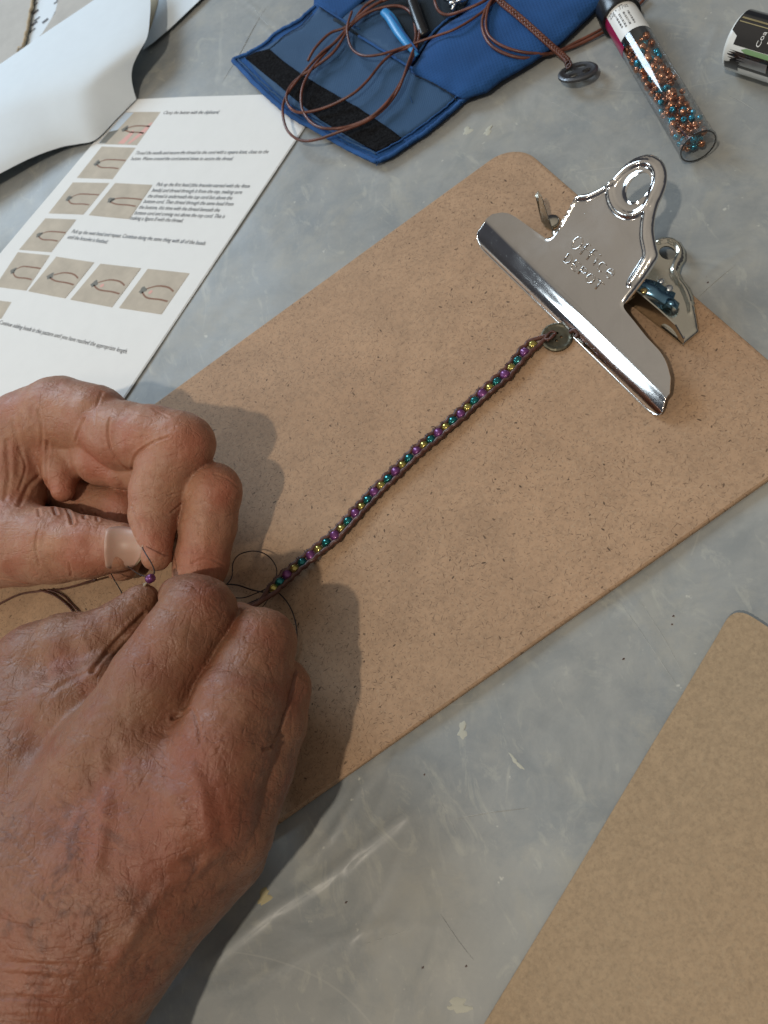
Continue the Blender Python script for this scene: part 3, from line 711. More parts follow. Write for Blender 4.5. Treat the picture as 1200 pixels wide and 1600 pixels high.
# ------------------------------------------------------------------ instruction packet
packet = empty('instruction_packet', None)
tag(packet, 'stapled white instruction pages with step photos and one page curled back', 'papers')
def text_mesh(txt, p0, p1, upv, size):
    cu = bpy.data.curves.new('tx', 'FONT'); cu.body = txt; cu.size = 1; cu.resolution_u = 2
    o = bpy.data.objects.new('t', cu); col.objects.link(o); dg = bpy.context.evaluated_depsgraph_get()
    me = bpy.data.meshes.new_from_object(o.evaluated_get(dg)); bpy.data.objects.remove(o)
    co = np.array([v.co[:] for v in me.vertices]); fs = [tuple(p.vertices) for p in me.polygons]
    bpy.data.meshes.remove(me)
    dx = (p1-p0)/co[:, 0].max()
    return [p0+dx*c[0]+upv*size*c[1] for c in co], fs
def build_packet():
    zp = .05
    fold = [P(213, 155, zp), P(150, 219, zp), P(70, 313, zp), P(0, 396, zp), P(-90, 500, zp), P(-200, 630, zp)]
    outl = [P(213, 155, zp), P(300, 151, zp), P(400, 148, zp), P(509, 144, zp), P(480, 190, zp), P(200, 610, zp), P(95, 767, zp), P(-60, 730, zp), P(-200, 660, zp)]+fold[::-1][:-1]
    o2 = [p[:2] for p in outl]
    fl = [p[:2] for p in fold]
    def zf(V): return zp+.25*np.exp(-(dist_poly(V, fl)/.7)**2)*0+.02*nz(V, .15, 3)
    for k, name in enumerate(('page', 'page')):
        oo = [np.array(p)+np.array([.05, -.06])*k for p in o2]
        v, f = slab_geo(oo, .012, 1.2, lambda V: zf(V)-.025*k); set_smooth_angle(mesh(name, v, f, MT['paper'], packet, True), 30)
    z = zp+.016
    def zz(p): return P(p[0], p[1], z)
    upv = P(480, 190, z)-P(200, 610, z); upv /= np.linalg.norm(upv)
    lines = [("Clamp the button with the clipboard.", (254, 178.5), (341, 177.5)),
             ("Thread the needle and secure the thread to the cord with a square knot, close to the", (210, 241.5), (418, 239.5)),
             ("button. Weave around the cord several times to secure the thread.", (203.5, 250.3), (362.5, 250.3)),
             ("Pick up the first bead (this bracelet started with the 4mm", (243, 290.5), (388.5, 293.5)),
             ("beads) and thread through it from the top, making sure", (236, 299.5), (376.6, 303)),
             ("the thread is underneath the top cord but above the", (229.7, 308.5), (361.4, 312)),
             ("bottom cord. Then thread through the same bead from", (223, 317), (363, 321.5)),
             ("the bottom, this time with the thread beneath the", (216, 326), (342, 331)),
             ("bottom cord and coming out above the top cord. This is", (209, 335), (349.5, 341)),
             ("making a figure 8 with the thread.", (202, 343), (284.5, 347.5)),
             ("Pick up the next bead and repeat. Continue doing the same thing with all of the beads", (110.7, 364), (319.3, 383)),
             ("until the bracelet is finished.", (104, 372.5), (166.7, 380.5)),
             ("Continue adding beads in this pattern until you have reached the appropriate length.", (-3, 506), (197.5, 552.5))]
    g = []
    for t, a, b in lines:
        v, f = text_mesh(t, zz(a), zz(b), upv, .44); mesh('printed_line', v, f, MT['ink'], packet, False)
    quads = [((196, 175), (251, 175), (214, 227), (152, 225)), ((159, 229), (212, 231), (176, 280), (120, 278)), ((114, 285), (171, 286), (130, 335), (76, 333)),
             ((180, 286), (238, 289), (202, 342), (139, 336)), ((71, 341), (119, 343), (80, 394), (30, 390)), ((28, 394), (78, 399), (41, 454), (-8, 448)),
             ((88, 401), (147, 410), (102, 466), (44, 455)), ((157, 412), (220, 419), (175, 480), (110, 468)), ((231, 420), (296, 427), (252, 491), (186, 481)), ((-40, 465), (18, 472), (2, 498), (-60, 490))]
    for i, q in enumerate(quads):
        c = [P(x, y, z-.006) for x, y in q]
        th = np.array([0, 0, .006]); vs = [p+th for p in c]+[p-th for p in c]
        ph = mesh('printed_photo', vs, [(3, 2, 1, 0), (4, 5, 6, 7)]+[(a, (a+1) % 4, (a+1) % 4+4, a+4) for a in range(4)], MT['photo'], packet, False)
        def at(u, v): return c[0]*(1-u)*(1-v)+c[1]*u*(1-v)+c[2]*u*v+c[3]*(1-u)*v+np.array([0, 0, .010])
        def rib(pts, w_, mat, nm):
            pts = spline(pts, 5); vs, fs = [], []
            for k, (u, v) in enumerate(pts): vs += [at(u, v-w_), at(u, v+w_)]
            fs = [(2*k, 2*k+1, 2*k+3, 2*k+2) for k in range(len(pts)-1)]; mesh(nm, vs, fs, mat, ph, False)
        u0 = .30 if i else .45
        if i < 9:
            op = .06+.03*(i % 3)
            if i < 6: rib([(u0-.05, .52), (u0+.12, .5-op), (.75, .48-op*.9), (.99, .5-op)], .020, MT['photo_cord'], 'printed_cord')
            else: rib([(u0, .48), (u0+.2, .38), (.75, .38), (.93, .46)], .020, MT['photo_cord'], 'printed_cord')
            rib([(u0-.05, .56), (u0+.15, .56+op), (.75, .56+op), (.95, .58+op)], .020, MT['photo_cord'], 'printed_cord')
            n = 14; vs = [at(u0-.06+.075*math.cos(t)*(1+.3*math.sin(3*t+i)), .52+.085*math.sin(t)*(1+.25*math.cos(4*t+i))) for t in np.linspace(0, 6.283, n, endpoint=False)]
            mesh('printed_button', vs, [tuple(range(n))], MT['photo_dark'], ph, False)
        if i in (7, 8):
            vs = [at(u0+.14+.04*math.cos(t), .54+.05*math.sin(t))+np.array([0, 0, .002]) for t in np.linspace(0, 6.283, 10, endpoint=False)]
            mesh('printed_bead', vs, [tuple(range(10))], MT['photo_pink'], ph, False)
        if i == 0:
            mesh('printed_sheet', [at(0, 0), at(.16, 0), at(.40, .98), at(0, .98)][::1] if False else [at(.01, .02), at(.26, .02), at(.18, .98), at(.01, .98)], [(0, 3, 2, 1)], MT['photo_blue'], ph, False)
            mesh('printed_clip', [p+np.array([0, 0, .003]) for p in (at(.03, .62), at(.24, .55), at(.20, .97), at(.03, .97))], [(0, 3, 2, 1)], MT['photo_dark'], ph, False)
            mesh('printed_finger', [at(.55, .80), at(.62, .55), at(.70, .62), at(.66, .97), at(.5, .97)], [(0, 1, 2, 3, 4)], MT['photo_pink'], ph, False)
            mesh('printed_finger', [at(.93, .35), at(.99, .30), at(.99, .6), at(.8, .97), at(.74, .97)], [(0, 1, 2, 3, 4)], MT['photo_pink'], ph, False)
    # curled page: Coons patch
    bot = spline([P(213, 155, .15), P(182, 186, .16), P(150, 218, .22), P(122, 225, .35), (P(95, 230, .5)), P(50, 246, .8), P(0, 271, 1.0), P(-90, 318, 1.3), P(-220, 390, 1.5)], 6)
    right = spline([P(213, 155, .15), P(206, 128, .8), P(207, 105, 1.3), P(217, 82, 1.7), P(230, 58, 1.9), P(234, 28, 2.0), P(235, 0, 2.0), P(232, -40, 2.0), P(225, -60, 2.0)], 6)
    top = spline([P(225, -60, 2.0), P(152, -4, 2.0), P(75, 48, 2.0), P(0, 100, 2.0), P(-100, 165, 2.0), P(-230, 250, 2.0)], 6)
    left = spline([P(-220, 390, 1.5), P(-230, 320, 2.0), P(-232, 280, 2.2), P(-230, 250, 2.0)], 6)
    def samp(c, t):
        x = t*(len(c)-1); i = min(int(x), len(c)-2); return c[i]*(1-(x-i))+c[i+1]*(x-i)
    N = 30; vs = []
    for j in range(N+1):
        v = j/N
        for i in range(N+1):
            u = i/N
            p = (1-v)*samp(bot, u)+v*samp(top, u)+(1-u)*samp(right, v)+u*samp(left, v)-((1-u)*(1-v)*bot[0]+u*(1-v)*bot[-1]+(1-u)*v*top[0]+u*v*top[-1])
            p = p+np.array([0, 0, .5*math.sin(math.pi*v**.7)*(1-math.exp(-u*7))]); vs.append(p)
    fs = [(j*(N+1)+i, (j+1)*(N+1)+i, (j+1)*(N+1)+i+1, j*(N+1)+i+1) for j in range(N) for i in range(N)]
    o = mesh('curled_page', vs, fs, MT['paper2'], packet); md = o.modifiers.new('t', 'SOLIDIFY'); md.thickness = .00012; set_smooth_angle(o, 50)
    tube('staple', [P(196, 171, .17), P(203, 163, .19), P(208, 158, .17)], .02, MT['silver'], packet, 6)
build_packet()
def sheet(name, pts, z, mat, label, cat, thick=.015, grid=1.0, wav=.03):
    v, f = slab_geo([P(x, y, z)[:2] for x, y in pts], thick, grid, lambda V: z+wav*nz(V, .3, 5)); o = mesh(name, v, f, mat); set_smooth_angle(o, 30); tag(o, label, cat); return o
sheet('white_sheet', [(222, 78), (234, 40), (236, -10), (232, -60), (370, -60), (310, 2), (268, 42), (240, 66)], .25, MT['paper2'], 'plain white sheet whose corner shows right of the curled page', 'paper')
sheet('tan_strip', [(221, 74), (233, 40), (233, -30), (252, -40), (246, 6), (236, 40)], .30, MT['tanpaper'], 'narrow tan paper strip along the white sheet right of the curl', 'paper', wav=0)
sheet('grey_page', [(40, 80), (66, 52), (86, 20), (100, -40), (220, -50), (150, 2), (80, 60)], .40, MT['greypaper'], 'pale grey page peeking out above the curled white page', 'paper', wav=0)
def grey_sheet():
    edge = [(60, -40), (50, -5), (47, 12), (44, 28), (42, 40), (38, 52), (36, 64), (33, 72), (26, 78), (22, 88), (10, 104), (-40, 130)]
    rng = random.Random(2); e2 = []
    for p in spline(edge, 4): e2.append((p[0]+rng.uniform(-1.2, 1.2), p[1]+rng.uniform(-1.2, 1.2)))
    sheet('torn_cardboard', e2+[(-200, 120), (-200, -60)], .55, MT['greypaper'], 'grey cardboard with ragged brown torn edge at the top left corner', 'cardboard', .2, 1.2, .02)
    o = bpy.data.objects['torn_cardboard']
    tube('torn_edge', [P(x+2, y, .45) for x, y in e2], [.10+.06*rng.random() for _ in e2], MT['tanpaper'], o, 6)
    s = sheet('printed_leaflet', [(47, 90), (30, 95), (20, 80), (45, 30), (52, -40), (110, -50), (95, 0), (80, 30), (66, 55)], .2, MT['paper2'], 'white leaflet with dark printed bars between grey cardboard and grey page', 'leaflet', wav=0)
    for i, (x, y) in enumerate([(54, 8), (55, 19), (57, 30), (53, 37), (50, 48), (70, 33), (88, 3), (92, -3)]):
        a, b = P(x-4, y+3, .225), P(x+5, y-4, .225); d = (b-a); n = np.cross(d, [0, 0, 1]); n = n/np.linalg.norm(n)*(.08+.06*(i % 2))
        mesh('printed_bar', [a-n, b-n, b+n, a+n], [(0, 1, 2, 3)], MT['ink'], s, False)
grey_sheet()

# ------------------------------------------------------------------ second board, bottom right
def build_second():
    pts = [(755, 1602), (830, 1478), (905, 1354), (980, 1228), (1057, 1100), (1095, 1036), (1118, 998), (1134, 970), (1144, 960), (1156, 957), (1174, 963), (1215, 990), (1250, 1018), (1330, 1080), (1500, 1250), (1500, 1700), (700, 1700)]
    pts = pts[:5]+spline(pts[5:12], 3)+pts[12:]
    z = .42; outl = [P(x, y, z)[:2] for x, y in pts]
    v, f = slab_geo(outl, .34, 1.0, lambda V: np.full(len(V), z), bevel=.0)
    o = mesh('hardboard_sheet', v, f, MT['board2'], None, False); tag(o, 'plain tan board with one rounded corner lying at the bottom right', 'board')
build_second()

# ------------------------------------------------------------------ blue tool case
def C2(x, y): return (x/2+350, y/2)
def build_case():
    case = empty('tool_case', None); tag(case, 'open blue cloth tool case with black hook tape flap and stitched pockets', 'tool case')
    base = [(362, 92), (385, 84), (412, 68), (432, 50), (462, 34), (490, 10), (494, -60), (1000, -60), (960, -22), (930, 4), (900, 34), (872, 60), (830, 88), (782, 116), (760, 134), (742, 142), (725, 156), (700, 178), (668, 205), (640, 224), (612, 243), (588, 254), (570, 246), (545, 232), (500, 206), (452, 178), (430, 158), (404, 134), (380, 110)]
    fl = lambda q, z: [P(x, y, z)[:2] for x, y in q]
    v, f = slab_geo(fl(base, .34), .18, .45, lambda V: .34+.05*nz(V, .8, 2)); mesh('outer_cloth', v, f, MT['blue'], case)
    lining = [(385, 92), (420, 72), (440, 58), (468, 42), (490, 22), (500, 8), (560, 46), (640, 100), (716, 150), (690, 172), (655, 198), (632, 212), (590, 236), (548, 218), (500, 190), (455, 163), (430, 142), (404, 116)]
    v, f = slab_geo(fl(lining, .44), .10, .4, lambda V: .44+.06*nz(V, .5, 8)); mesh('flap_lining', v, f, MT['slate'], case)
    velcro = [(383, 90), (402, 81), (421, 77), (445, 97), (470, 115), (515, 142), (560, 168), (600, 195), (627, 215), (606, 228), (588, 236), (545, 212), (500, 186), (462, 155), (430, 128), (405, 108)]
    v, f = slab_geo(fl(velcro, .53), .12, .16, lambda V: .53+.06*nz(V, .5, 8)+np.random.uniform(-.02, .02, len(V))); mesh('hook_tape', v, f, MT['velcro'], case)
    # pocket layer with dark opening
    dark = [(520, 30), (560, 8), (600, -10), (700, -60), (760, -60), (720, 20), (670, 62), (642, 104), (590, 76)]
    v, f = slab_geo(fl(dark, .52), .10, .5, lambda V: .52+.04*nz(V, .6, 3)); mesh('inner_pocket', v, f, MT['dark'], case)
    pocket = [(494, 6), (530, 28), (562, 46), (600, 72), (640, 102), (596, 84), (560, 66), (528, 46)]
    v, f = slab_geo(fl([(494, 4), (500, -60), (600, -60), (575, -10), (560, 6), (530, 30)], .62), .14, .5, lambda V: .62+.04*nz(V, .6, 3)); mesh('pocket_cloth', v, f, MT['blue'], case)
    mid = [(530, 30), (560, 6), (600, 20), (628, 60), (650, 90), (640, 104), (600, 80), (560, 52)]
    v, f = slab_geo(fl(mid, .57), .10, .4, lambda V: .57+.05*nz(V, .6, 9)); mesh('pocket_lining', v, f, MT['slate'], case)
    pouch = [(640, 104), (652, 88), (668, 62), (688, 40), (704, 28), (735, 10), (790, -60), (1000, -60), (960, -22), (930, 4), (900, 34), (872, 60), (830, 88), (782, 116), (758, 134), (742, 140), (720, 146), (690, 130)]
    def zp(V):
        e = dist_poly(V, fl(pouch, 1.0), True); return .58+.42*np.clip(e/1.2, 0, 1)**.6+.07*nz(V, .7, 6)
    v, f = slab_geo(fl(pouch, .9), .25, .35, zp); mesh('pouch', v, f, MT['blue'], case)
    # bindings and stitched seams
    def seam(pts, r, mat, z, nm='binding', amp=.03):
        path = spline([P(x, y, z) for x, y in pts], 10); rng = random.Random(len(pts))
        path = [p+np.array([rng.uniform(-amp, amp), rng.uniform(-amp, amp), rng.uniform(-amp, amp)*.6]) for p in path]
        tube(nm, path, r, mat, case, 6, .6)
    seam([(364, 94), (404, 136), (452, 178), (500, 206), (545, 232), (588, 252)], .17, MT['seam'], .40)
    seam([(588, 252), (612, 241), (640, 222), (668, 203), (700, 176), (725, 154), (742, 143)], .15, MT['seam'], .42)
    seam([(364, 92), (387, 83), (414, 67), (434, 49), (464, 33), (492, 9)], .13, MT['seam'], .42)
    seam([(372, 92), (402, 122), (430, 147), (460, 171), (505, 197), (548, 222), (588, 240)], .05, MT['slate'], .52, 'stitch_line')
    seam([(588, 240), (630, 216), (660, 195), (695, 168), (716, 148)], .05, MT['seam'], .5, 'stitch_line')
    seam([(395, 90), (425, 73), (445, 55), (470, 40), (488, 20)], .035, MT['dark'], .50, 'stitch_line', .015)
    seam([(494, 5), (530, 28), (562, 46)], .06, MT['seam'], .62, 'stitch_line', .01)
    seam([(560, 56), (600, 80), (640, 104), (668, 118), (700, 136), (718, 150)], .09, MT['seam'], .60, 'stitch_line', .02)
    seam([(640, 101), (652, 86), (668, 61), (688, 39), (704, 27), (735, 9)], .08, MT['seam'], .66, 'stitch_line', .02)
    seam([(648, 118), (672, 128), (700, 144), (712, 156)], .03, MT['dark'], .58, 'stitch_line', .02)
    for q in ([(632, 218), (638, 222), (637, 229)], [(585, 247), (590, 252), (588, 259)], [(640, 150), (644, 160)]):
        tube('loose_thread', spline([P(x, y, .5) for x, y in q], 4), .02, MT['seam'], case, 5)
build_case()
def build_tools():
    t = empty('pliers', None); tag(t, 'tool with bright blue rubber handle half hidden under the cord coil', 'pliers')
    hp = [P(*p) for p in [(600, 18, .95), (610, 28, 1.05), (622, 48, 1.05), (634, 65, 1.0), (646, 80, .9), (652, 87, .8)]]
    tube('handle', spline(hp, 6), [.16+.22*math.sin(math.pi*min(1, .25+i/30*.9))*.75 for i in range(31)], MT['bluehandle'], t, 10, .6)
    tube('handle_rib', spline([P(x+3, y-1, z+.22) for x, y, z in [(606, 22, 1.0), (622, 44, 1.0), (636, 62, .95), (650, 82, .8)]], 6), .06, MT['seam'], t, 6)
    tube('handle', spline([P(*p) for p in [(640, -10, 1.0), (650, 20, 1.0), (658, 42, .95), (664, 56, .85)]], 6), [.34]*18+[.15], MT['black'], t, 10, .6)
    j = empty('metal_findings', None); tag(j, 'small pale metal clasp pieces lying in the pouch opening at the top', 'clasp')
    for (x, y, z, r) in ((708, 6, .95, .28), (718, 2, 1.0, .22), (700, -4, 1.0, .3)):
        v, f = lathe_geo(P(x, y, z), (.4, .6, .5), [(-.1, r*.5), (-.1, r), (.1, r), (.1, r*.5), (-.1, r*.5)], 18); mesh('ring', v, f, MT['silver'], j)
    tube('bar', [P(706, 16, .95), P(712, 4, 1.0), P(728, -2, 1.05)], .1, MT['silver'], j, 8)
build_tools()
def build_cords():
    zb = 1.02
    def cord(name, pts, r, mat, lab=None, z=zb, par=None, conv=C2, rise=None):
        pp = [P(*conv(x, y), z+(rise[i] if rise else .10*math.sin(i*1.7))) for i, (x, y) in enumerate(pts)]
        return tube(name, spline(pp, 8), r, mat, par, 8)
    coil = [(262, 190), (285, 150), (330, 105), (380, 85), (430, 45), (480, 10), (530, -12), (580, 0), (606, 40), (610, 110), (585, 190), (545, 270), (505, 325), (455, 368), (400, 392), (350, 402),
            (300, 398), (265, 375), (243, 335), (245, 275), (275, 215), (330, 150), (385, 92), (450, 40), (530, 18), (580, 36), (598, 90), (590, 140), (530, 165), (490, 200), (450, 250), (400, 295), (320, 335), (245, 352), (208, 338), (195, 300),
            (220, 255), (290, 205), (345, 160), (390, 90), (440, 20), (500, -14), (570, -16), (612, 30), (606, 110), (575, 200), (545, 280), (500, 340), (440, 382), (360, 412), (290, 436), (238, 438), (200, 410), (184, 360), (190, 310), (230, 250), (300, 170), (350, 130), (400, 70), (470, 15), (560, -20)]
    o = cord('leather_cord_coil', coil, .085, MT['leather'], None, .95); tag(o, 'loose coil of thin brown leather cord lying over the blue case', 'cord')
    o = cord('cord_loop', [(400, 36), (386, 80), (388, 120), (402, 155), (436, 174), (490, 170), (560, 148), (640, 120), (720, 92), (790, 50), (850, 0), (880, -30)], .075, MT['leather'], None, 1.15)
    tag(o, 'single thin brown cord strand crossing from the coil to the braid', 'cord')
    o = cord('cord_loop', [(880, -40), (830, 10), (808, 60), (812, 105), (838, 145), (890, 172), (945, 182), (1000, 172), (1050, 160), (1110, 138), (1190, 98), (1260, 50), (1320, -10)], .09, MT['leather'], None, .95,
             rise=[.3, .3, .3, .3, .25, .1, -.2, -.55, -.7, -.75, -.75, -.75, -.75])
    tag(o, 'outer of two brown cords looping off the pouch toward the bead tube', 'cord')
    o = cord('cord_loop', [(870, -40), (836, 0), (820, 50), (822, 100), (850, 132), (900, 155), (960, 166), (1030, 165), (1100, 132), (1185, 88), (1255, 40), (1310, -20)], .08, MT['leather'], None, .95,
             rise=[.35, .35, .35, .35, .3, .2, -.1, -.55, -.7, -.75, -.75, -.75])
    tag(o, 'inner of two brown cords looping off the pouch toward the bead tube', 'cord')
    o = cord('cord_loop', [(655, -30), (660, 10), (675, 38), (705, 46), (760, 28), (810, 5), (860, -30)], .085, MT['leather'], None, 1.2)
    tag(o, 'short brown cord loop around the metal clasp at the top', 'cord')
    # braided bracelet with dark button
    br = empty('braided_bracelet', None); tag(br, 'braided brown cord ending in a dark round metal button', 'bracelet')
    line = spline([P(*p) for p in [(765, -22, 1.3), (782, 2, 1.3), (800, 17, 1.35), (822, 36, 1.3), (842, 54, 1.2), (862, 72, .95), (878, 86, .7), (887, 95, .62)]], 16)
    for s in range(3):
        path = []
        for i, p in enumerate(line):
            t = line[min(i+1, len(line)-1)]-line[max(i-1, 0)]; t /= np.linalg.norm(t); n = np.cross(t, [0, 0, 1]); n /= np.linalg.norm(n); ph = i*.62+s*2.094
            path.append(p+n*.12*math.sin(ph)+np.array([0, 0, 1])*.06*math.sin(2*ph))
        tube('strand', path, .075, MT['leather'], br, 7)
    for k in range(3):
        c = P(886+k*1.5, 95+k*4, .62); q = [c+.14*np.array([math.cos(t), .8*math.sin(t), .5*math.sin(t+k)]) for t in np.linspace(0, 6.28, 14)]
        tube('knot', q, .06, MT['leather2'], br, 6)
    c = P(903, 112, .50); r = 1.06
    nv = Vector((.10, -.42, .9)).normalized() if False else None
    outl = [(r*math.cos(t), r*math.sin(t)) for t in np.linspace(0, 2*math.pi, 48, endpoint=False)]
    holes = []
    for k in range(4):
        a = k*math.pi/2+.5; h = []
        for q, rr in ((-.52, .62), (0, .74), (.52, .62), (.40, .34), (0, .26), (-.40, .34)): h.append((rr*math.cos(a+q), rr*math.sin(a+q)))
        holes.append(spline([(*x, 0) for x in h], 3, True))
    holes = [[(p[0], p[1]) for p in h] for h in holes]
    def zf(V):
        d = np.linalg.norm(V, axis=1); return .06+.05*np.exp(-((d-.92)/.09)**2)-.04*np.clip((d-.98)/.08, 0, 1)
    v, f = slab_geo(outl, .12, .09, zf, holes)
    away = P(903, 60, 0)-P(903, 112, 0); away /= np.linalg.norm(away); axis = np.cross(away, [0, 0, 1])
    Rm = Matrix.Rotation(math.radians(-17), 3, Vector(axis))
    vv = [np.array(Rm@Vector(p)) for p in v]
    o = mesh('button', [p+c for p in vv], f, MT['gun'], br); set_smooth_angle(o, 40)
build_cords()

# ------------------------------------------------------------------ bead tube
def build_tube():
    t = empty('bead_tube', None); tag(t, 'clear plastic tube with black cap and white label, filled with beads', 'bead tube')
    R_ = .88; z = .06+R_
    p0, p1 = P(966, 20, z), P(1091, 229, z); axis = p1-p0; L = np.linalg.norm(axis); axis, a, b = frame(axis)
    if b[2] < 0: b = -b
    v, f = lathe_geo(p0, axis, [(.3, R_), (L*.5, R_), (L-.06, R_), (L-.02, R_+.04), (L, R_+.01), (L, R_-.08), (L-.35, R_-.10), (L-.38, 0.001)], 48); mesh('tube_wall', v, f, MT['clear'], t)
    v, f = lathe_geo(p0, axis, [(L-.03, R_-.02), (L+.015, R_-.01), (L+.03, R_-.06), (L-.02, R_-.08), (L-.03, R_-.02)], 48); mesh('tube_rim', v, f, MT['tealrim'] if 'tealrim' in MT else MT['blackfoil'], t)
    v, f = lathe_geo(p0, axis, [(-.75, .001), (-.75, .9), (-.68, 1.02), (-.1, 1.06), (.42, 1.08), (.52, 1.06), (.52, .86), (.3, .86)], 40)
    cap = mesh('cap', v, f, MT['black'], t); set_smooth_angle(cap, 40)
    side = a if (P(1000, 60, z)-P(980, 60, z))@a > 0 else -a      # picture-right side of the tube
    # view-facing direction for the label
    def ang_pt(h, q, r): return p0+axis*h+r*(side*math.sin(q)+b*math.cos(q))
    def wrap(name, h0, h1, q0, q1, r, mat, par, n=24, skew=0):
        vs = []
        for i in range(n+1):
            q = q0+(q1-q0)*i/n
            for k in range(2):
                h = h0 if k == 0 else h1
                vs.append(ang_pt(h, q, r))
        return mesh(name, vs, [(2*i, 2*i+1, 2*i+3, 2*i+2) for i in range(n)], mat, par)
    h1 = .53+2.15
    lab = wrap('label', .50, h1, math.radians(-62), math.radians(72), R_+.012, MT['label'], t)
    wrap('label_stripe', .50, h1+.45, math.radians(-112), math.radians(-62), R_+.010, MT['magenta'], lab)
    # lettering: first line round the tube, the small rows lengthwise
    def ctext(txt, h, q0, q1, size, along=False, hend=None):
        cu = bpy.data.curves.new('tx', 'FONT'); cu.body = txt; cu.size = 1; cu.resolution_u = 2
        o = bpy.data.objects.new('t', cu); col.objects.link(o); dg = bpy.context.evaluated_depsgraph_get()
        me = bpy.data.meshes.new_from_object(o.evaluated_get(dg)); bpy.data.objects.remove(o)
        co = np.array([v.co[:] for v in me.vertices]); fs = [tuple(p.vertices) for p in me.polygons]; bpy.data.meshes.remove(me); mx = co[:, 0].max()
        vs = []
        for c in co: vs.append(ang_pt(h-c[1]*size, q0+(q1-q0)*c[0]/mx, R_+.022))
        return mesh('label_text', vs, fs, MT['ink'], lab, False)
    ctext('22g \u2022 .77oz', .96, math.radians(-54), math.radians(16), .46)
    rng = random.Random(4); g = []
    for r_i, q in enumerate((-34, -22, -8, 6)):
        h = 1.12+.05*r_i
        while h < h1-.35-(r_i == 0)*.2:
            l = rng.uniform(.05, .2); q0, q1 = math.radians(q-3.4), math.radians(q+3.4)
            k = max(1, int(l/.045))
            for j in range(k):
                hh = h+j*.045; vs = [ang_pt(hh, q0+rng.uniform(0, .03), R_+.022), ang_pt(hh+.03, q0, R_+.022), ang_pt(hh+.03, q1, R_+.022), ang_pt(hh, q1-rng.uniform(0, .04), R_+.022)]
                g.append((vs, [(0, 1, 2, 3)]))
            h += k*.045+.05
    v, f = join(g); tag(mesh('fine_print', v, f, MT['ink'], lab, False), kind='stuff')
    # beads
    me = {'c': bead_mesh('copper_bead', .15, .12, .05, MT['copper'], 14), 'b': bead_mesh('blue_bead', .15, .12, .045, MT['tealblue'], 14)}
    pts = []; rng = random.Random(11); tries = 0; ri = R_-.05
    while len(pts) < 170 and tries < 60000:
        tries += 1; rr = .185*rng.uniform(.72, 1.12)
        x, y = rng.uniform(-ri, ri), rng.uniform(-ri, .38); h = rng.uniform(2.1, L-.5)
        if x*x+y*y > (ri-rr)**2: continue
        if h < 2.9 and y > .1-(2.9-h)*.2: continue
        p = np.array([x, y, h])
        if all(np.linalg.norm(p-q) > (rr+r2)*.88 for q, r2, *_ in pts): pts.append((p, rr))
    for p, rr in pts:
        k = 'b' if rng.random() < .26 else 'c'
        w_ = p0+axis*p[2]+side*p[0]+b*p[1]
        o = put(me[k], 'copper_bead' if k == 'c' else 'blue_bead', w_, np.array([rng.gauss(0, 1) for _ in range(3)]), None, None, rr/.15)
        if k == 'c': tag(o, 'shiny copper seed bead lying loose inside the clear tube', 'bead', 'copper beads in the tube')
        else: tag(o, 'metallic blue seed bead loose inside the clear tube', 'bead', 'blue beads in the tube')
build_tube()

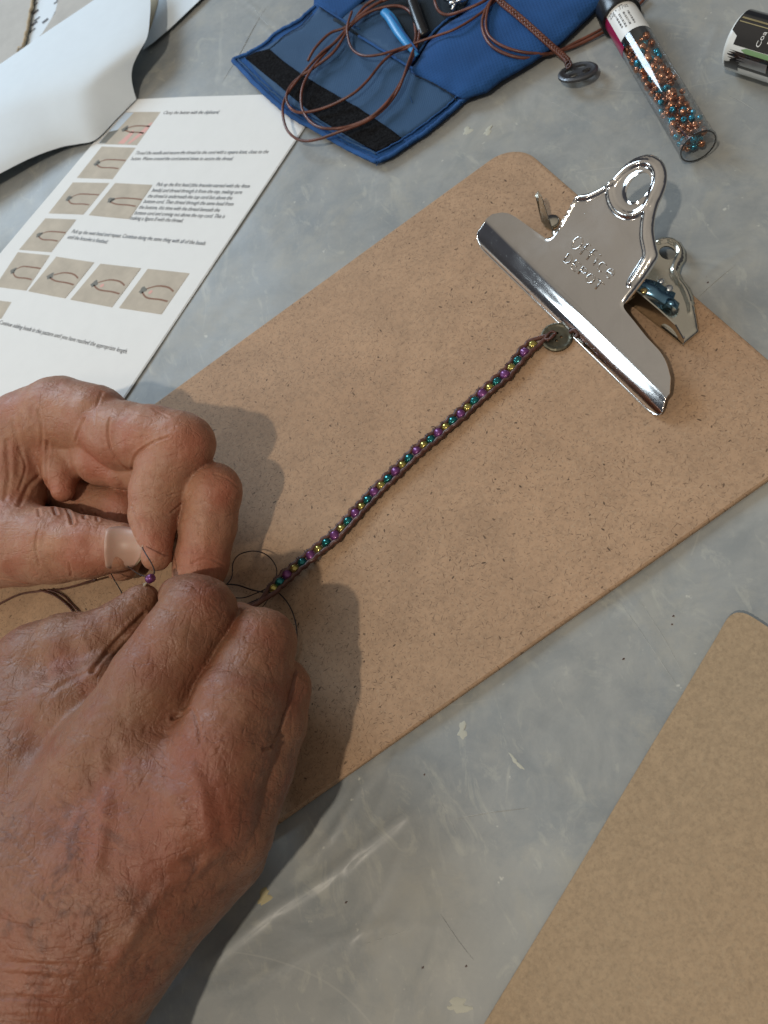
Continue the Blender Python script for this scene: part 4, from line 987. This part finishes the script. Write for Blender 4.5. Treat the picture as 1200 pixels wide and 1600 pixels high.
# ------------------------------------------------------------------ black wrapped tube at the right edge
def build_bottle():
    t = empty('wrapped_roll', None); tag(t, 'short white container in a glossy black printed wrapper, cut by the right edge', 'container')
    R_ = 1.32; z = R_+.05
    p0 = P(1153, 62, z); p1 = P(1300, 106, z); axis, a, b = frame(p1-p0)
    if b[2] < 0: b = -b
    side = a if a@(P(1150, 100, 0)-P(1150, 60, 0)) > 0 else -a
    v, f = lathe_geo(p0, axis, [(-.42, .001), (-.42, .24), (-.36, .30), (-.08, .32), (-.05, R_-.35), (.0, R_-.08), (.10, R_), (.2, R_), (5.2, R_), (5.3, R_-.1), (5.3, .001)], 56); o = mesh('body', v, f, MT['white'], t); set_smooth_angle(o, 40)
    def pt(h, q, r): return p0+axis*h+r*(side*math.sin(q)+b*math.cos(q))
    def band(nm, h0f, h1, q0, q1, r, mat, par=t, n=20):
        vs = []
        for i in range(n+1):
            q = q0+(q1-q0)*i/n; h0 = h0f(q, i) if callable(h0f) else h0f; vs += [pt(h0, q, r), pt(h1, q, r)]
        return mesh(nm, vs, [(2*i, 2*i+1, 2*i+3, 2*i+2) for i in range(n)], mat, par)
    rd = math.radians; rng = random.Random(8)
    wrp = band('wrapper', lambda q, i: .10+(.35 if i > 17 else 0), 5.1, rd(-100), rd(56), R_+.02, MT['blackfoil'])
    band('gold_stripe', .2, 5.1, rd(2), rd(6), R_+.03, MT['gold'], wrp, 4); band('gold_stripe', .2, 5.1, rd(12), rd(14), R_+.03, MT['gold'], wrp, 4)
    band('green_stripe', lambda q, i: .9+.5*abs(i/8-.5), 5.1, rd(57), rd(66), R_+.022, MT['green'], wrp, 8)
    band('black_patch', lambda q, i: .40+rng.uniform(-.2, .35), 5.1, rd(66), rd(100), R_+.02, MT['blackfoil'], wrp, 16)
    band('foil_patch', lambda q, i: 1.0+rng.uniform(-.3, .3), 2.4, rd(74), rd(92), R_+.03, MT['silver'], wrp, 12)
    band('dark_patch', lambda q, i: .15+.05*(i % 2), .9, rd(92), rd(110), R_+.025, MT['blackfoil'], wrp, 8)
    def ctext(txt, h, q0, q1, size):
        cu = bpy.data.curves.new('tx', 'FONT'); cu.body = txt; cu.size = 1; cu.resolution_u = 2
        o = bpy.data.objects.new('t', cu); col.objects.link(o); dg = bpy.context.evaluated_depsgraph_get()
        me = bpy.data.meshes.new_from_object(o.evaluated_get(dg)); bpy.data.objects.remove(o)
        co = np.array([v.co[:] for v in me.vertices]); fs = [tuple(p.vertices) for p in me.polygons]; bpy.data.meshes.remove(me); mx = co[:, 0].max()
        mesh('wrapper_text', [pt(h-c[1]*size, q0+(q1-q0)*c[0]/mx, R_+.04) for c in co], fs, MT['label'], wrp, False)
    ctext('Coa', 1.75, rd(50), rd(20), .32); ctext('nu', 2.15, rd(40), rd(26), .30)
    ctext('coa', 1.75, rd(-4), rd(-30), .3)
build_bottle()
for i, (q, mat, lab) in enumerate((([(1160, 150), (1175, 160), (1190, 172)], 'clear', 'clear plastic sliver'),)): pass

# ------------------------------------------------------------------ hands
def smin(a, b, k):
    h = np.clip(.5+.5*(b-a)/k, 0, 1); return b*(1-h)+a*h-k*h*(1-h)
class Field:
    def __init__(s, lo, hi, step):
        s.lo = np.array(lo, np.float32); s.step = step; s.n = tuple(int(math.ceil((hi[i]-lo[i])/step))+1 for i in range(3))
        s.ax = [s.lo[i]+np.arange(s.n[i], dtype=np.float32)*step for i in range(3)]
        s.f = None
    def cone(s, a, b, ra, rb, pad=1.3):
        """rounded cone distance, evaluated only near the segment, 9 elsewhere"""
        a, b = np.array(a, np.float32), np.array(b, np.float32); r = max(ra, rb)+pad
        i0 = [max(0, int((min(a[i], b[i])-r-s.lo[i])/s.step)) for i in range(3)]
        i1 = [min(s.n[i], int((max(a[i], b[i])+r-s.lo[i])/s.step)+2) for i in range(3)]
        if any(i1[i] <= i0[i] for i in range(3)): return None
        X = s.ax[0][i0[0]:i1[0]][:, None, None]-a[0]; Y = s.ax[1][i0[1]:i1[1]][None, :, None]-a[1]; Z = s.ax[2][i0[2]:i1[2]][None, None, :]-a[2]
        d = b-a; dd = float(d@d)+1e-9
        t = np.clip((X*d[0]+Y*d[1]+Z*d[2])/dd, 0, 1)
        q = np.sqrt((X-t*d[0])**2+(Y-t*d[1])**2+(Z-t*d[2])**2)-(ra+(rb-ra)*t)
        return (slice(i0[0], i1[0]), slice(i0[1], i1[1]), slice(i0[2], i1[2])), q
    def chain(s, pts, k=.2):
        """pts: list of (xyz, r)"""
        out = np.full(s.n, 9, np.float32)
        segs = list(zip(pts[:-1], pts[1:])) if len(pts) > 1 else [(pts[0], pts[0])]
        for (a, ra), (b, rb) in segs:
            res = s.cone(a, b, ra, rb)
            if res is None: continue
            sl, q = res; out[sl] = smin(out[sl], q, k)
        return out
def surface_net(F, lo, step):
    """naive surface nets -> verts, quads"""
    s = F < 0; nx, ny, nz_ = F.shape
    c = np.zeros((nx-1, ny-1, nz_-1), np.int8)
    for dx in (0, 1):
        for dy in (0, 1):
            for dz in (0, 1): c += s[dx:nx-1+dx, dy:ny-1+dy, dz:nz_-1+dz]
    act = (c > 0) & (c < 8); idx = np.full(act.shape, -1, np.int32); cells = np.argwhere(act); idx[act] = np.arange(len(cells))
    i, j, k = cells.T; acc = np.zeros((len(cells), 3)); cnt = np.zeros(len(cells))
    corners = [(x, y, z) for x in (0, 1) for y in (0, 1) for z in (0, 1)]
    for a in corners:
        for ax_ in range(3):
            if a[ax_]: continue
            b = list(a); b[ax_] = 1
            fa = F[i+a[0], j+a[1], k+a[2]]; fb = F[i+b[0], j+b[1], k+b[2]]; m = (fa < 0) != (fb < 0)
            t = np.where(m, fa/(fa-fb+1e-12), 0); p = np.array(a, float)[None, :].repeat(len(cells), 0); p[:, ax_] += t
            acc[m] += p[m]; cnt[m] += 1
    V = (cells+acc/cnt[:, None])*step+np.array(lo)
    quads = []
    for ax_ in range(3):
        sh = [slice(None)]*3; sh2 = [slice(None)]*3; sh[ax_] = slice(0, -1); sh2[ax_] = slice(1, None)
        A, B = s[tuple(sh)], s[tuple(sh2)]; e = np.argwhere(A != B)
        o1, o2 = [(1, 2), (2, 0), (0, 1)][ax_]
        e = e[(e[:, o1] > 0) & (e[:, o2] > 0) & (e[:, o1] < F.shape[o1]-1) & (e[:, o2] < F.shape[o2]-1)]
        def g(d1, d2):
            q = e.copy(); q[:, o1] -= d1; q[:, o2] -= d2; return idx[q[:, 0], q[:, 1], q[:, 2]]
        q = np.column_stack([g(1, 1), g(0, 1), g(0, 0), g(1, 0)]); flip = ~A[e[:, 0], e[:, 1], e[:, 2]]
        q[flip] = q[flip][:, ::-1]; quads.append(q)
    return V, np.vstack(quads)
def hand_mesh(name, fld, F, mat, parent, creases, tints, bumps, seed, crinkle=1.0):
    V, Q = surface_net(F, fld.lo, fld.step)
    me = bpy.data.meshes.new(name)
    me.vertices.add(len(V)); me.vertices.foreach_set('co', V.astype(np.float32).ravel())
    me.loops.add(len(Q)*4); me.loops.foreach_set('vertex_index', Q.astype(np.int32).ravel())
    me.polygons.add(len(Q)); me.polygons.foreach_set('loop_start', np.arange(0, len(Q)*4, 4, dtype=np.int32)); me.polygons.foreach_set('loop_total', np.full(len(Q), 4, np.int32))
    me.update(calc_edges=True); me.validate()
    # light smoothing
    ed = np.empty(len(me.edges)*2, np.int32); me.edges.foreach_get('vertices', ed); ed = ed.reshape(-1, 2)
    deg = np.bincount(ed.ravel(), minlength=len(V)).astype(float)[:, None]
    for lam in (.5, -.52, .5, -.52, .5, -.5):
        acc = np.zeros_like(V)
        for c_ in range(3):
            acc[:, c_] = np.bincount(ed[:, 0], V[ed[:, 1], c_], len(V))+np.bincount(ed[:, 1], V[ed[:, 0], c_], len(V))
        V = V+lam*(acc/np.maximum(deg, 1)-V)
    def normals():
        a, b, c, d = (V[Q[:, i]] for i in range(4)); n = np.cross(c-a, d-b); N = np.zeros_like(V)
        for i in range(4):
            for c_ in range(3): N[:, c_] += np.bincount(Q[:, i], n[:, c_], len(V))
        return N/(np.linalg.norm(N, axis=1)[:, None]+1e-9)
    N = normals()
    bvh = BVHTree.FromPolygons([Vector(v) for v in V], [tuple(q) for q in Q.tolist()])
    def hit(px, py):
        d = FW+RT*(px-600)/F_PX-UP*(py-800)/F_PX; d /= np.linalg.norm(d)
        h = bvh.ray_cast(Vector(CP), Vector(d)); return None if h[0] is None else np.array(h[0])
    disp = np.zeros(len(V))
    def line3(pts):
        out = []
        for p in spline([(x, y, 0) for x, y in pts], 6):
            h = hit(p[0], p[1])
            if h is not None: out.append(h)
        return out
    def dist3(L):
        d = np.full(len(V), 9.); L = np.array(L); lo, hi = L.min(0)-1, L.max(0)+1
        m = np.all((V > lo) & (V < hi), axis=1); W = V[m]; dm = np.full(len(W), 9.)
        for a, b in zip(L[:-1], L[1:]):
            ab = b-a
            if ab@ab > .6: continue
            t = np.clip(((W-a)@ab)/(ab@ab+1e-9), 0, 1); dm = np.minimum(dm, np.linalg.norm(W-a-t[:, None]*ab, axis=1))
        d[m] = dm; return d
    for pts, depth, wd in creases:
        L = line3(pts)
        if len(L) < 2: continue
        d = dist3(L); disp -= depth*np.exp(-(d/wd)**2); disp += depth*.35*np.exp(-((d-2.0*wd)/(wd*1.1))**2)
    for px, py, r, h in bumps:
        p = hit(px, py)
        if p is None: continue
        d = np.linalg.norm(V-p, axis=1); disp += h*np.exp(-(d/r)**2)
    disp += .035*nz(V, .9, seed, 2)+.012*nz(V, 3.2, seed+1, 2)
    ca, sa = math.cos(-.61), math.sin(-.61)
    W = np.column_stack([(V[:, 0]*ca+V[:, 1]*sa)*.55, (-V[:, 0]*sa+V[:, 1]*ca)*1.3, V[:, 2]])
    for sc_, am, sd in ((.75, .022, 4), (1.5, .016, 9), (2.8, .010, 14)):
        r = 1-np.abs(nz(W, sc_, seed+sd, 2)); disp -= am*crinkle*np.clip(r, 0, 1)**10
    V = V+N*disp[:, None]
    T = np.zeros((len(V), 4), np.float32); T[:, 3] = 1
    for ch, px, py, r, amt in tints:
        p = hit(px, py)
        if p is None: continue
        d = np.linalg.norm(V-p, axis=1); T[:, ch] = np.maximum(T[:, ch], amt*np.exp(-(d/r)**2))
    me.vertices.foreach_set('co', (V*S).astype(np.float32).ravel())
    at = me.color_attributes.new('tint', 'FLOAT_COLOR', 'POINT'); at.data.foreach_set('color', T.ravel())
    me.update(); me.shade_smooth()
    return link(name, me, mat, parent), hit
def J(*a):
    """joint: picture position, height, and apparent radius turned into centimetres at that depth"""
    return [(P(x, y, z), r*float(np.dot(P(x, y, z)-CP, FW))/F_PX) for x, y, z, r in a]
person = empty('person', None)
tag(person, 'two weathered hands of a person threading a small purple bead', 'person')
def body_bounds(chains, pad=.5):
    pts = np.array([p for c in chains for p, r in c]); rs = max(r for c in chains for p, r in c)
    return np.min([p-r-pad for c in chains for p, r in c], axis=0), np.max([p+r+pad for c in chains for p, r in c], axis=0)
STEP = .066
def left_hand():
    index = J((40, 668, 4.9, 58), (95, 647, 5.1, 58), (150, 655, 5.2, 54))
    index2 = J((150, 665, 5.1, 46), (196, 682, 5.2, 53), (240, 686, 5.3, 52), (275, 693, 5.25, 52))
    index3 = J((284, 696, 5.2, 53), (262, 735, 4.9, 48), (249, 768, 4.6, 45), (241, 806, 4.4, 38), (241, 838, 4.3, 29), (244, 868, 4.2, 24))
    middle = J((50, 700, 3.7, 52), (110, 690, 3.8, 50), (220, 726, 3.8, 44), (300, 755, 3.8, 44), (333, 768, 3.8, 44), (325, 820, 3.3, 43), (314, 880, 2.9, 42), (302, 930, 2.6, 36))
    ring = J((30, 760, 2.5, 40), (90, 750, 2.4, 42), (150, 790, 2.3, 34), (192, 792, 2.5, 33), (200, 850, 1.8, 32), (190, 880, 1.5, 28))
    little = J((0, 820, 1.8, 40), (60, 820, 1.7, 36), (130, 850, 1.5, 30), (165, 870, 1.2, 26))
    pad = J((140, 700, 4.15, 36), (160, 716, 4.2, 42), (190, 738, 4.1, 28))
    web = J((80, 650, 4.6, 40), (90, 700, 4.4, 32), (95, 738, 4.3, 26), (98, 766, 4.2, 18))
    web2 = J((30, 690, 4.6, 60), (20, 740, 4.4, 52), (20, 800, 4.2, 45))
    thumb = J((-110, 850, 3.9, 80), (-30, 849, 4.0, 68), (35, 851, 4.1, 64), (85, 853, 4.15, 59), (140, 856, 4.15, 48), (188, 854, 4.1, 38))
    palm = [J((-160, 760, 4.0, 125), (-60, 742, 4.2, 100), (0, 712, 4.2, 72)), J((-60, 745, 4.2, 90), (-20, 810, 4.0, 66)), J((-420, 900, 4.4, 130), (-160, 780, 4.2, 120)),
            J((-160, 860, 2.8, 70), (-40, 888, 2.2, 36), (25, 898, 1.8, 20))]
    ch = [index, index2, index3, middle, ring, little, pad, web, web2, thumb]+palm
    lo, hi = body_bounds(ch); lo[2] = max(lo[2], .2); fld = Field(lo, hi, STEP)
    body = None
    for c in palm+[web2]:
        f = fld.chain(c, .5); body = f if body is None else smin(body, f, .6)
    res = body
    for c, k in ((thumb, .55), (index, .5), (middle, .4), (ring, .4), (little, .4)):
        f = fld.chain(c, .22)
        if c is index: f = smin(smin(f, fld.chain(index2, .3), .14), fld.chain(index3, .3), .12)
        # finger blends into the palm, but neighbouring fingers keep their crease
        res = np.minimum(smin(body, f, k), smin(res, f, .07))
    f = fld.chain(pad, .3); res = smin(res, f, .10)
    f = fld.chain(web, .3); res = smin(res, f, .38)
    crease = [([(171, 655), (169, 680), (174, 703), (188, 722), (206, 738)], .06, .06), ([(206, 736), (212, 712), (238, 692), (264, 682)], .06, .05),
              ([(118, 690), (124, 672), (132, 655)], .05, .06), ([(75, 690), (72, 730), (74, 770), (80, 790)], .07, .08), ([(30, 790), (45, 760), (60, 745)], .07, .1),
              ([(205, 790), (215, 812), (222, 826)], .05, .05), ([(268, 800), (290, 782), (300, 768)], .05, .05), ([(262, 775), (285, 768)], .035, .04),
              ([(330, 800), (352, 806), (372, 800)], .03, .04), ([(300, 880), (325, 872), (350, 884)], .04, .05), ([(335, 740), (355, 748), (372, 764)], .03, .05),
              ([(104, 795), (110, 805), (113, 818)], .12, .07), ([(128, 798), (133, 810)], .10, .07), ([(84, 793), (88, 804)], .10, .07), ([(150, 804), (153, 814)], .08, .06), ([(60, 795), (62, 806)], .06, .06),
              ([(60, 830), (56, 855), (62, 885)], .035, .06), ([(108, 880), (112, 900)], .04, .05), ([(20, 660), (30, 700), (28, 740)], .04, .12), ([(10, 690), (14, 740), (8, 780)], .04, .1),
              ([(160, 612), (150, 640), (148, 668)], .03, .06), ([(240, 640), (262, 652)], .02, .05), ([(60, 640), (66, 680), (60, 720)], .04, .08), ([(0, 902), (50, 912), (100, 916)], .06, .06),
              ([(185, 905), (200, 900)], .03, .04), ([(30, 700), (40, 730), (30, 765)], .05, .06)]
    tints = [(0, 300, 690, 1.1, .6), (0, 350, 765, .9, .6), (0, 150, 720, 1.0, .6), (0, 245, 850, .8, .5), (0, 120, 840, 1.0, .5), (0, 95, 760, .8, .55), (1, 85, 840, .8, .5), (1, 60, 850, .5, .4), (0, 210, 690, .8, .4),
             (2, 30, 640, 1.6, .5), (0, 320, 880, 1.2, .55), (0, 190, 780, 1, .4), (1, 240, 660, .7, .3)]
    bumps = [(88, 845, .55, .12), (140, 850, .5, -.06), (325, 690, .5, .05), (358, 765, .5, .05)]
    # nail bed is pressed in a little
    o, hit = hand_mesh('hand', fld, res, MT['skin1'], person, crease, tints, bumps, 3, .25)
    o['label'] = 'left hand, thumb nail showing, pinching the thread'
    # thumb nail: curved plate over the thumb end
    grid = []; NU, NV = 14, 12
    q = [(166, 825), (211, 823), (222, 882), (164, 887)]
    vs = []
    pts2 = {}
    for j in range(NV+1):
        for i in range(NU+1):
            u, v = i/NU, j/NV
            # rounded outline: free edge on the right bulges
            x = (166-3*math.sin(math.pi*v))*(1-u)+(211+15*math.sin(math.pi*v))*u
            y0 = 826-2*math.sin(math.pi*u)+5*u*u*0; y1 = 888-3*math.sin(math.pi*u)
            sq = 1-.16*max(0, (u-.75)/.25)**2-.10*max(0, (.15-u)/.15)**2
            y = (y0+y1)/2+(v-.5)*(y1-y0)*sq
            pts2[i, j] = (x, y)
    c = hit(190, 856); n = None
    cz = []
    for j in range(NV+1):
        for i in range(NU+1):
            h = hit(*pts2[i, j])
            cz.append(h)
    # fit: plate follows a smooth cylinder through the hits
    H = np.array([h if h is not None else [np.nan]*3 for h in cz]).reshape(NV+1, NU+1, 3)
    Xg = np.array([[pts2[i, j] for i in range(NU+1)] for j in range(NV+1)])
    zz = H[:, :, 2]; ok = ~np.isnan(zz)
    A = np.column_stack([np.ones(ok.sum()), Xg[ok][:, 0], Xg[ok][:, 1], Xg[ok][:, 1]**2, Xg[ok][:, 0]**2]); co, *_ = np.linalg.lstsq(A, zz[ok], rcond=None)
    for j in range(NV+1):
        for i in range(NU+1):
            x, y = pts2[i, j]; z = co@np.array([1, x, y, y*y, x*x]); u, v = i/NU, j/NV
            lift = .085+.05*max(0, u-.85)/.15-.07*(max(0, abs(v-.5)-.40)/.10)-.05*max(0, .08-u)/.08
            vs.append(P(x, y, z+lift))
    fs = [(j*(NU+1)+i, j*(NU+1)+i+1, (j+1)*(NU+1)+i+1, (j+1)*(NU+1)+i) for j in range(NV) for i in range(NU)]
    nl = mesh('thumbnail', vs, fs, MT['nail'], o); md = nl.modifiers.new('t', 'SOLIDIFY'); md.thickness = .0006
    rim = [vs[j*(NU+1)+NU] for j in range(NV+1)]
    tube('nail_edge', [p+np.array([0, 0, -.01]) for p in rim], .038, MT['nailedge'], nl, 6)
    cut = [vs[NU-2-i] for i in range(NU-1)]+[vs[j*(NU+1)] for j in range(NV+1)]+[vs[NV*(NU+1)+i] for i in range(NU-2)]
    tube('cuticle', [p+np.array([0, 0, -.03]) for p in cut], .036, MT['cuticle'], nl, 6)
def right_hand():
    index = J((160, 1195, 6.3, 82), (198, 1140, 6.5, 76), (240, 1064, 6.7, 69), (280, 1004, 6.7, 64), (309, 959, 6.6, 60), (300, 945, 5.6, 48), (286, 935, 4.9, 36), (275, 930, 4.4, 28))
    middle = J((325, 1265, 6.2, 76), (350, 1175, 6.1, 78), (374, 1098, 5.9, 72), (394, 1045, 5.6, 63), (408, 1005, 5.4, 54), (370, 985, 4.3, 42), (320, 970, 3.4, 34))
    ring = J((365, 1290, 5.0, 64), (400, 1200, 4.8, 58), (423, 1130, 4.6, 56), (436, 1078, 4.4, 49), (400, 1040, 3.4, 40), (350, 1020, 2.6, 34))
    little = J((350, 1330, 3.8, 60), (378, 1255, 3.5, 56), (392, 1200, 3.0, 46), (390, 1140, 2.4, 38), (350, 1090, 1.8, 34))
    thumb = J((-40, 1280, 5.2, 120), (20, 1140, 4.9, 88), (66, 1048, 4.7, 76), (112, 1024, 4.7, 68), (155, 1006, 4.7, 54), (190, 980, 4.6, 44), (212, 953, 4.5, 33), (224, 937, 4.5, 25))
    bk = J
    palm = [bk((165, 1190, 6.1, 80), (60, 1360, 6.1, 110), (-40, 1560, 6.0, 130)), bk((310, 1260, 6.0, 78), (200, 1400, 5.9, 100), (60, 1560, 5.8, 120)),
            bk((350, 1290, 5.0, 68), (290, 1370, 4.9, 72), (200, 1480, 4.9, 80), (110, 1600, 5.0, 95)), bk((350, 1322, 3.9, 66), (300, 1370, 3.8, 66), (250, 1430, 3.7, 64), (195, 1500, 3.8, 64), (150, 1570, 4.0, 66), (90, 1700, 4.4, 90)),
            bk((40, 1220, 5.6, 95), (-60, 1400, 5.6, 120)), bk((-20, 1640, 5.4, 130), (-120, 1900, 5.2, 130), (-300, 2200, 5.2, 130)), bk((240, 1300, 4.8, 90), (120, 1400, 4.4, 110)), bk((255, 1190, 5.5, 70), (330, 1215, 5.3, 70)), bk((262, 1140, 5.7, 46), (300, 1160, 5.6, 50)), bk((286, 1118, 5.8, 30), (300, 1140, 5.8, 30)), bk((50, 1130, 5.3, 80), (110, 1110, 5.5, 66), (155, 1072, 5.6, 44)), bk((235, 1240, 6.1, 84), (130, 1400, 6.0, 120)), bk((300, 1270, 5.5, 84), (215, 1400, 5.4, 96))]
    ch = [index, middle, ring, little, thumb]+palm
    lo, hi = body_bounds(ch); lo[2] = max(lo[2], .2); lo[1] = max(lo[1], -9)
    fld = Field(lo, hi, STEP)
    body = None
    for c in palm:
        f = fld.chain(c, .5); body = f if body is None else smin(body, f, .9)
    res = body
    for c, k in ((thumb, .8), (index, .6), (middle, .6), (ring, .5), (little, .5)):
        f = fld.chain(c, .22); res = np.minimum(smin(body, f, k), smin(res, f, .07))
    crease = [([(296, 1110), (285, 1116), (270, 1122)], .10, .07), ([(300, 1108), (308, 1130), (312, 1160)], .06, .06),
              ([(144, 1048), (165, 1022), (195, 990), (225, 960)], .10, .09), ([(85, 1078), (110, 1062), (144, 1048)], .05, .12),
              ([(462, 1050), (450, 1100), (436, 1140), (424, 1166)], .08, .06), ([(425, 1166), (410, 1170)], .06, .05),
              ([(70, 1040), (75, 1080), (60, 1120)], .025, .16),
              ([(285, 925), (320, 960), (345, 985)], .02, .03), ([(300, 915), (330, 945), (355, 965)], .02, .03), ([(270, 935), (300, 975), (312, 995)], .018, .03),
              ([(232, 965), (236, 1000), (232, 1040)], .018, .04), ([(240, 975), (243, 1010)], .018, .03), ([(385, 975), (410, 968), (435, 975)], .015, .03), ([(378, 990), (410, 982), (445, 995)], .015, .03)]
    rng = random.Random(9)
    for k in range(26):      # wrist folds
        y = 1500+k*9+rng.uniform(-3, 3); x0 = rng.uniform(-60, 60); x1 = x0+rng.uniform(90, 230); sl = rng.uniform(.02, .10)
        crease.append(([(x0, y), ((x0+x1)/2, y+sl*90+rng.uniform(-4, 4)), (x1, y+sl*180)], rng.uniform(.012, .035), rng.uniform(.05, .08)))
    for k in range(34):      # dorsal skin lines
        x = rng.uniform(150, 400); y = rng.uniform(1120, 1260); a = rng.uniform(-.5, .5)-.9*(x-280)/150*.4; L = rng.uniform(20, 55)
        crease.append(([(x, y), (x+L*.5*math.cos(a)+rng.uniform(-3, 3), y+L*.5*math.sin(a)), (x+L*math.cos(a), y+L*math.sin(a))], rng.uniform(.008, .02), .035))
    for k in range(26):      # pulled skin at the lower left
        x = rng.uniform(-10, 110); y = rng.uniform(1220, 1420); L = rng.uniform(30, 70)
        crease.append(([(x, y), (x+L*.5, y+L*.42), (x+L, y+L*.95)], rng.uniform(.008, .022), .04))
    for k in range(16):
        x = rng.uniform(330, 420); y = rng.uniform(1130, 1330); L = rng.uniform(25, 50)
        crease.append(([(x, y), (x+L*.3, y-L*.5), (x+L*.45, y-L)], rng.uniform(.008, .018), .035))
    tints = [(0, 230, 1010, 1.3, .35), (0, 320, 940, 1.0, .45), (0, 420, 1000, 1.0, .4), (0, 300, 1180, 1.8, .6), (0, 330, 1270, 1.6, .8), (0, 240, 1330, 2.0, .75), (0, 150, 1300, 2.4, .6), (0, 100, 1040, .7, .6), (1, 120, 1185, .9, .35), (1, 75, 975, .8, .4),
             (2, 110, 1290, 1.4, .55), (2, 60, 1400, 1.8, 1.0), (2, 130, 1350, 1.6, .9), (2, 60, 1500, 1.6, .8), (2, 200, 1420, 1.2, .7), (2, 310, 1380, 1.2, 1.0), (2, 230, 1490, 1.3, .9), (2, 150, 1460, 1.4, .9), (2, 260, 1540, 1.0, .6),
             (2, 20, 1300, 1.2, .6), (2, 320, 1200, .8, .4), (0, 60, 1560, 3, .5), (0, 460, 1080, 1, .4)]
    bumps = [(120, 1185, .9, .16), (300, 1250, .9, .06), (395, 1290, .7, .08), (240, 1390, .5, .07), (270, 1340, .4, .07), (205, 1440, .5, .07), (180, 1490, .5, .06), (160, 1260, .4, .05), (110, 1380, .6, .06), (320, 940, .6, .05)]
    # a vein across the back: raised line
    crease.append(([(345, 1330), (300, 1365), (262, 1385), (235, 1420), (205, 1465), (175, 1510)], -.06, .22))
    crease.append(([(160, 1180), (165, 1240), (160, 1300), (150, 1360)], -.06, .22))
    crease.append(([(300, 1200), (320, 1260), (330, 1320)], -.05, .22))
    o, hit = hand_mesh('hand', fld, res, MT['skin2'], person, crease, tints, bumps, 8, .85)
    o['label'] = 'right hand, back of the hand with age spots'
    # thumb nail seen nearly edge on
    vs = []; NU = 10
    for i in range(NU+1):
        t = i/NU; x, y = 200+(232-200)*t, 940+(908-940)*t; w_ = 4.0*math.sin(math.pi*min(1, .18+t*.8))+1
        vs += [P(x-w_*.75, y-w_*.8, 4.75), P(x, y, 4.95), P(x+w_*.7, y+w_*.8, 4.85)]
    fs = [(i*3+k, i*3+k+1, (i+1)*3+k+1, (i+1)*3+k) for i in range(NU) for k in range(2)]
    nl = mesh('thumbnail', vs, fs, MT['nail2'], o); md = nl.modifiers.new('t', 'SOLIDIFY'); md.thickness = .0006
MT['skin1'] = m_skin('skin_of_fingers', (.372, .186, .116), .5, .28)
MT['skin2'] = m_skin('skin_with_painted_shade', (.240, .114, .066), 1.0, .38)  # tone lowered to stand in for shade on this hand; age spots its own
def m_nail(name, c):
    m = Mat(name, rough=.42, spec=.4); m.b.inputs['Subsurface Weight'].default_value = .1; m.b.inputs['Subsurface Scale'].default_value = .003
    n = m.noise(120, 3, .5, m.rot(.6, (.2, 1, 1))); m.color(m.ramp(n, (.3, tuple(x*.9 for x in c)), (.7, c))); m.bump(m.noise(500, 2, .5, m.rot(.6, (.1, 1, 1))), .0001, .4); return m.m
MT['nail'] = m_nail('nail', (.46, .285, .215)); MT['nail2'] = m_nail('pale_nail', (.36, .27, .18)); MT['nailedge'] = m_nail('nail_free_edge', (.52, .45, .30))
MT['cuticle'] = m_skin('cuticle_skin', (.26, .105, .07), .3)
left_hand(); right_hand()
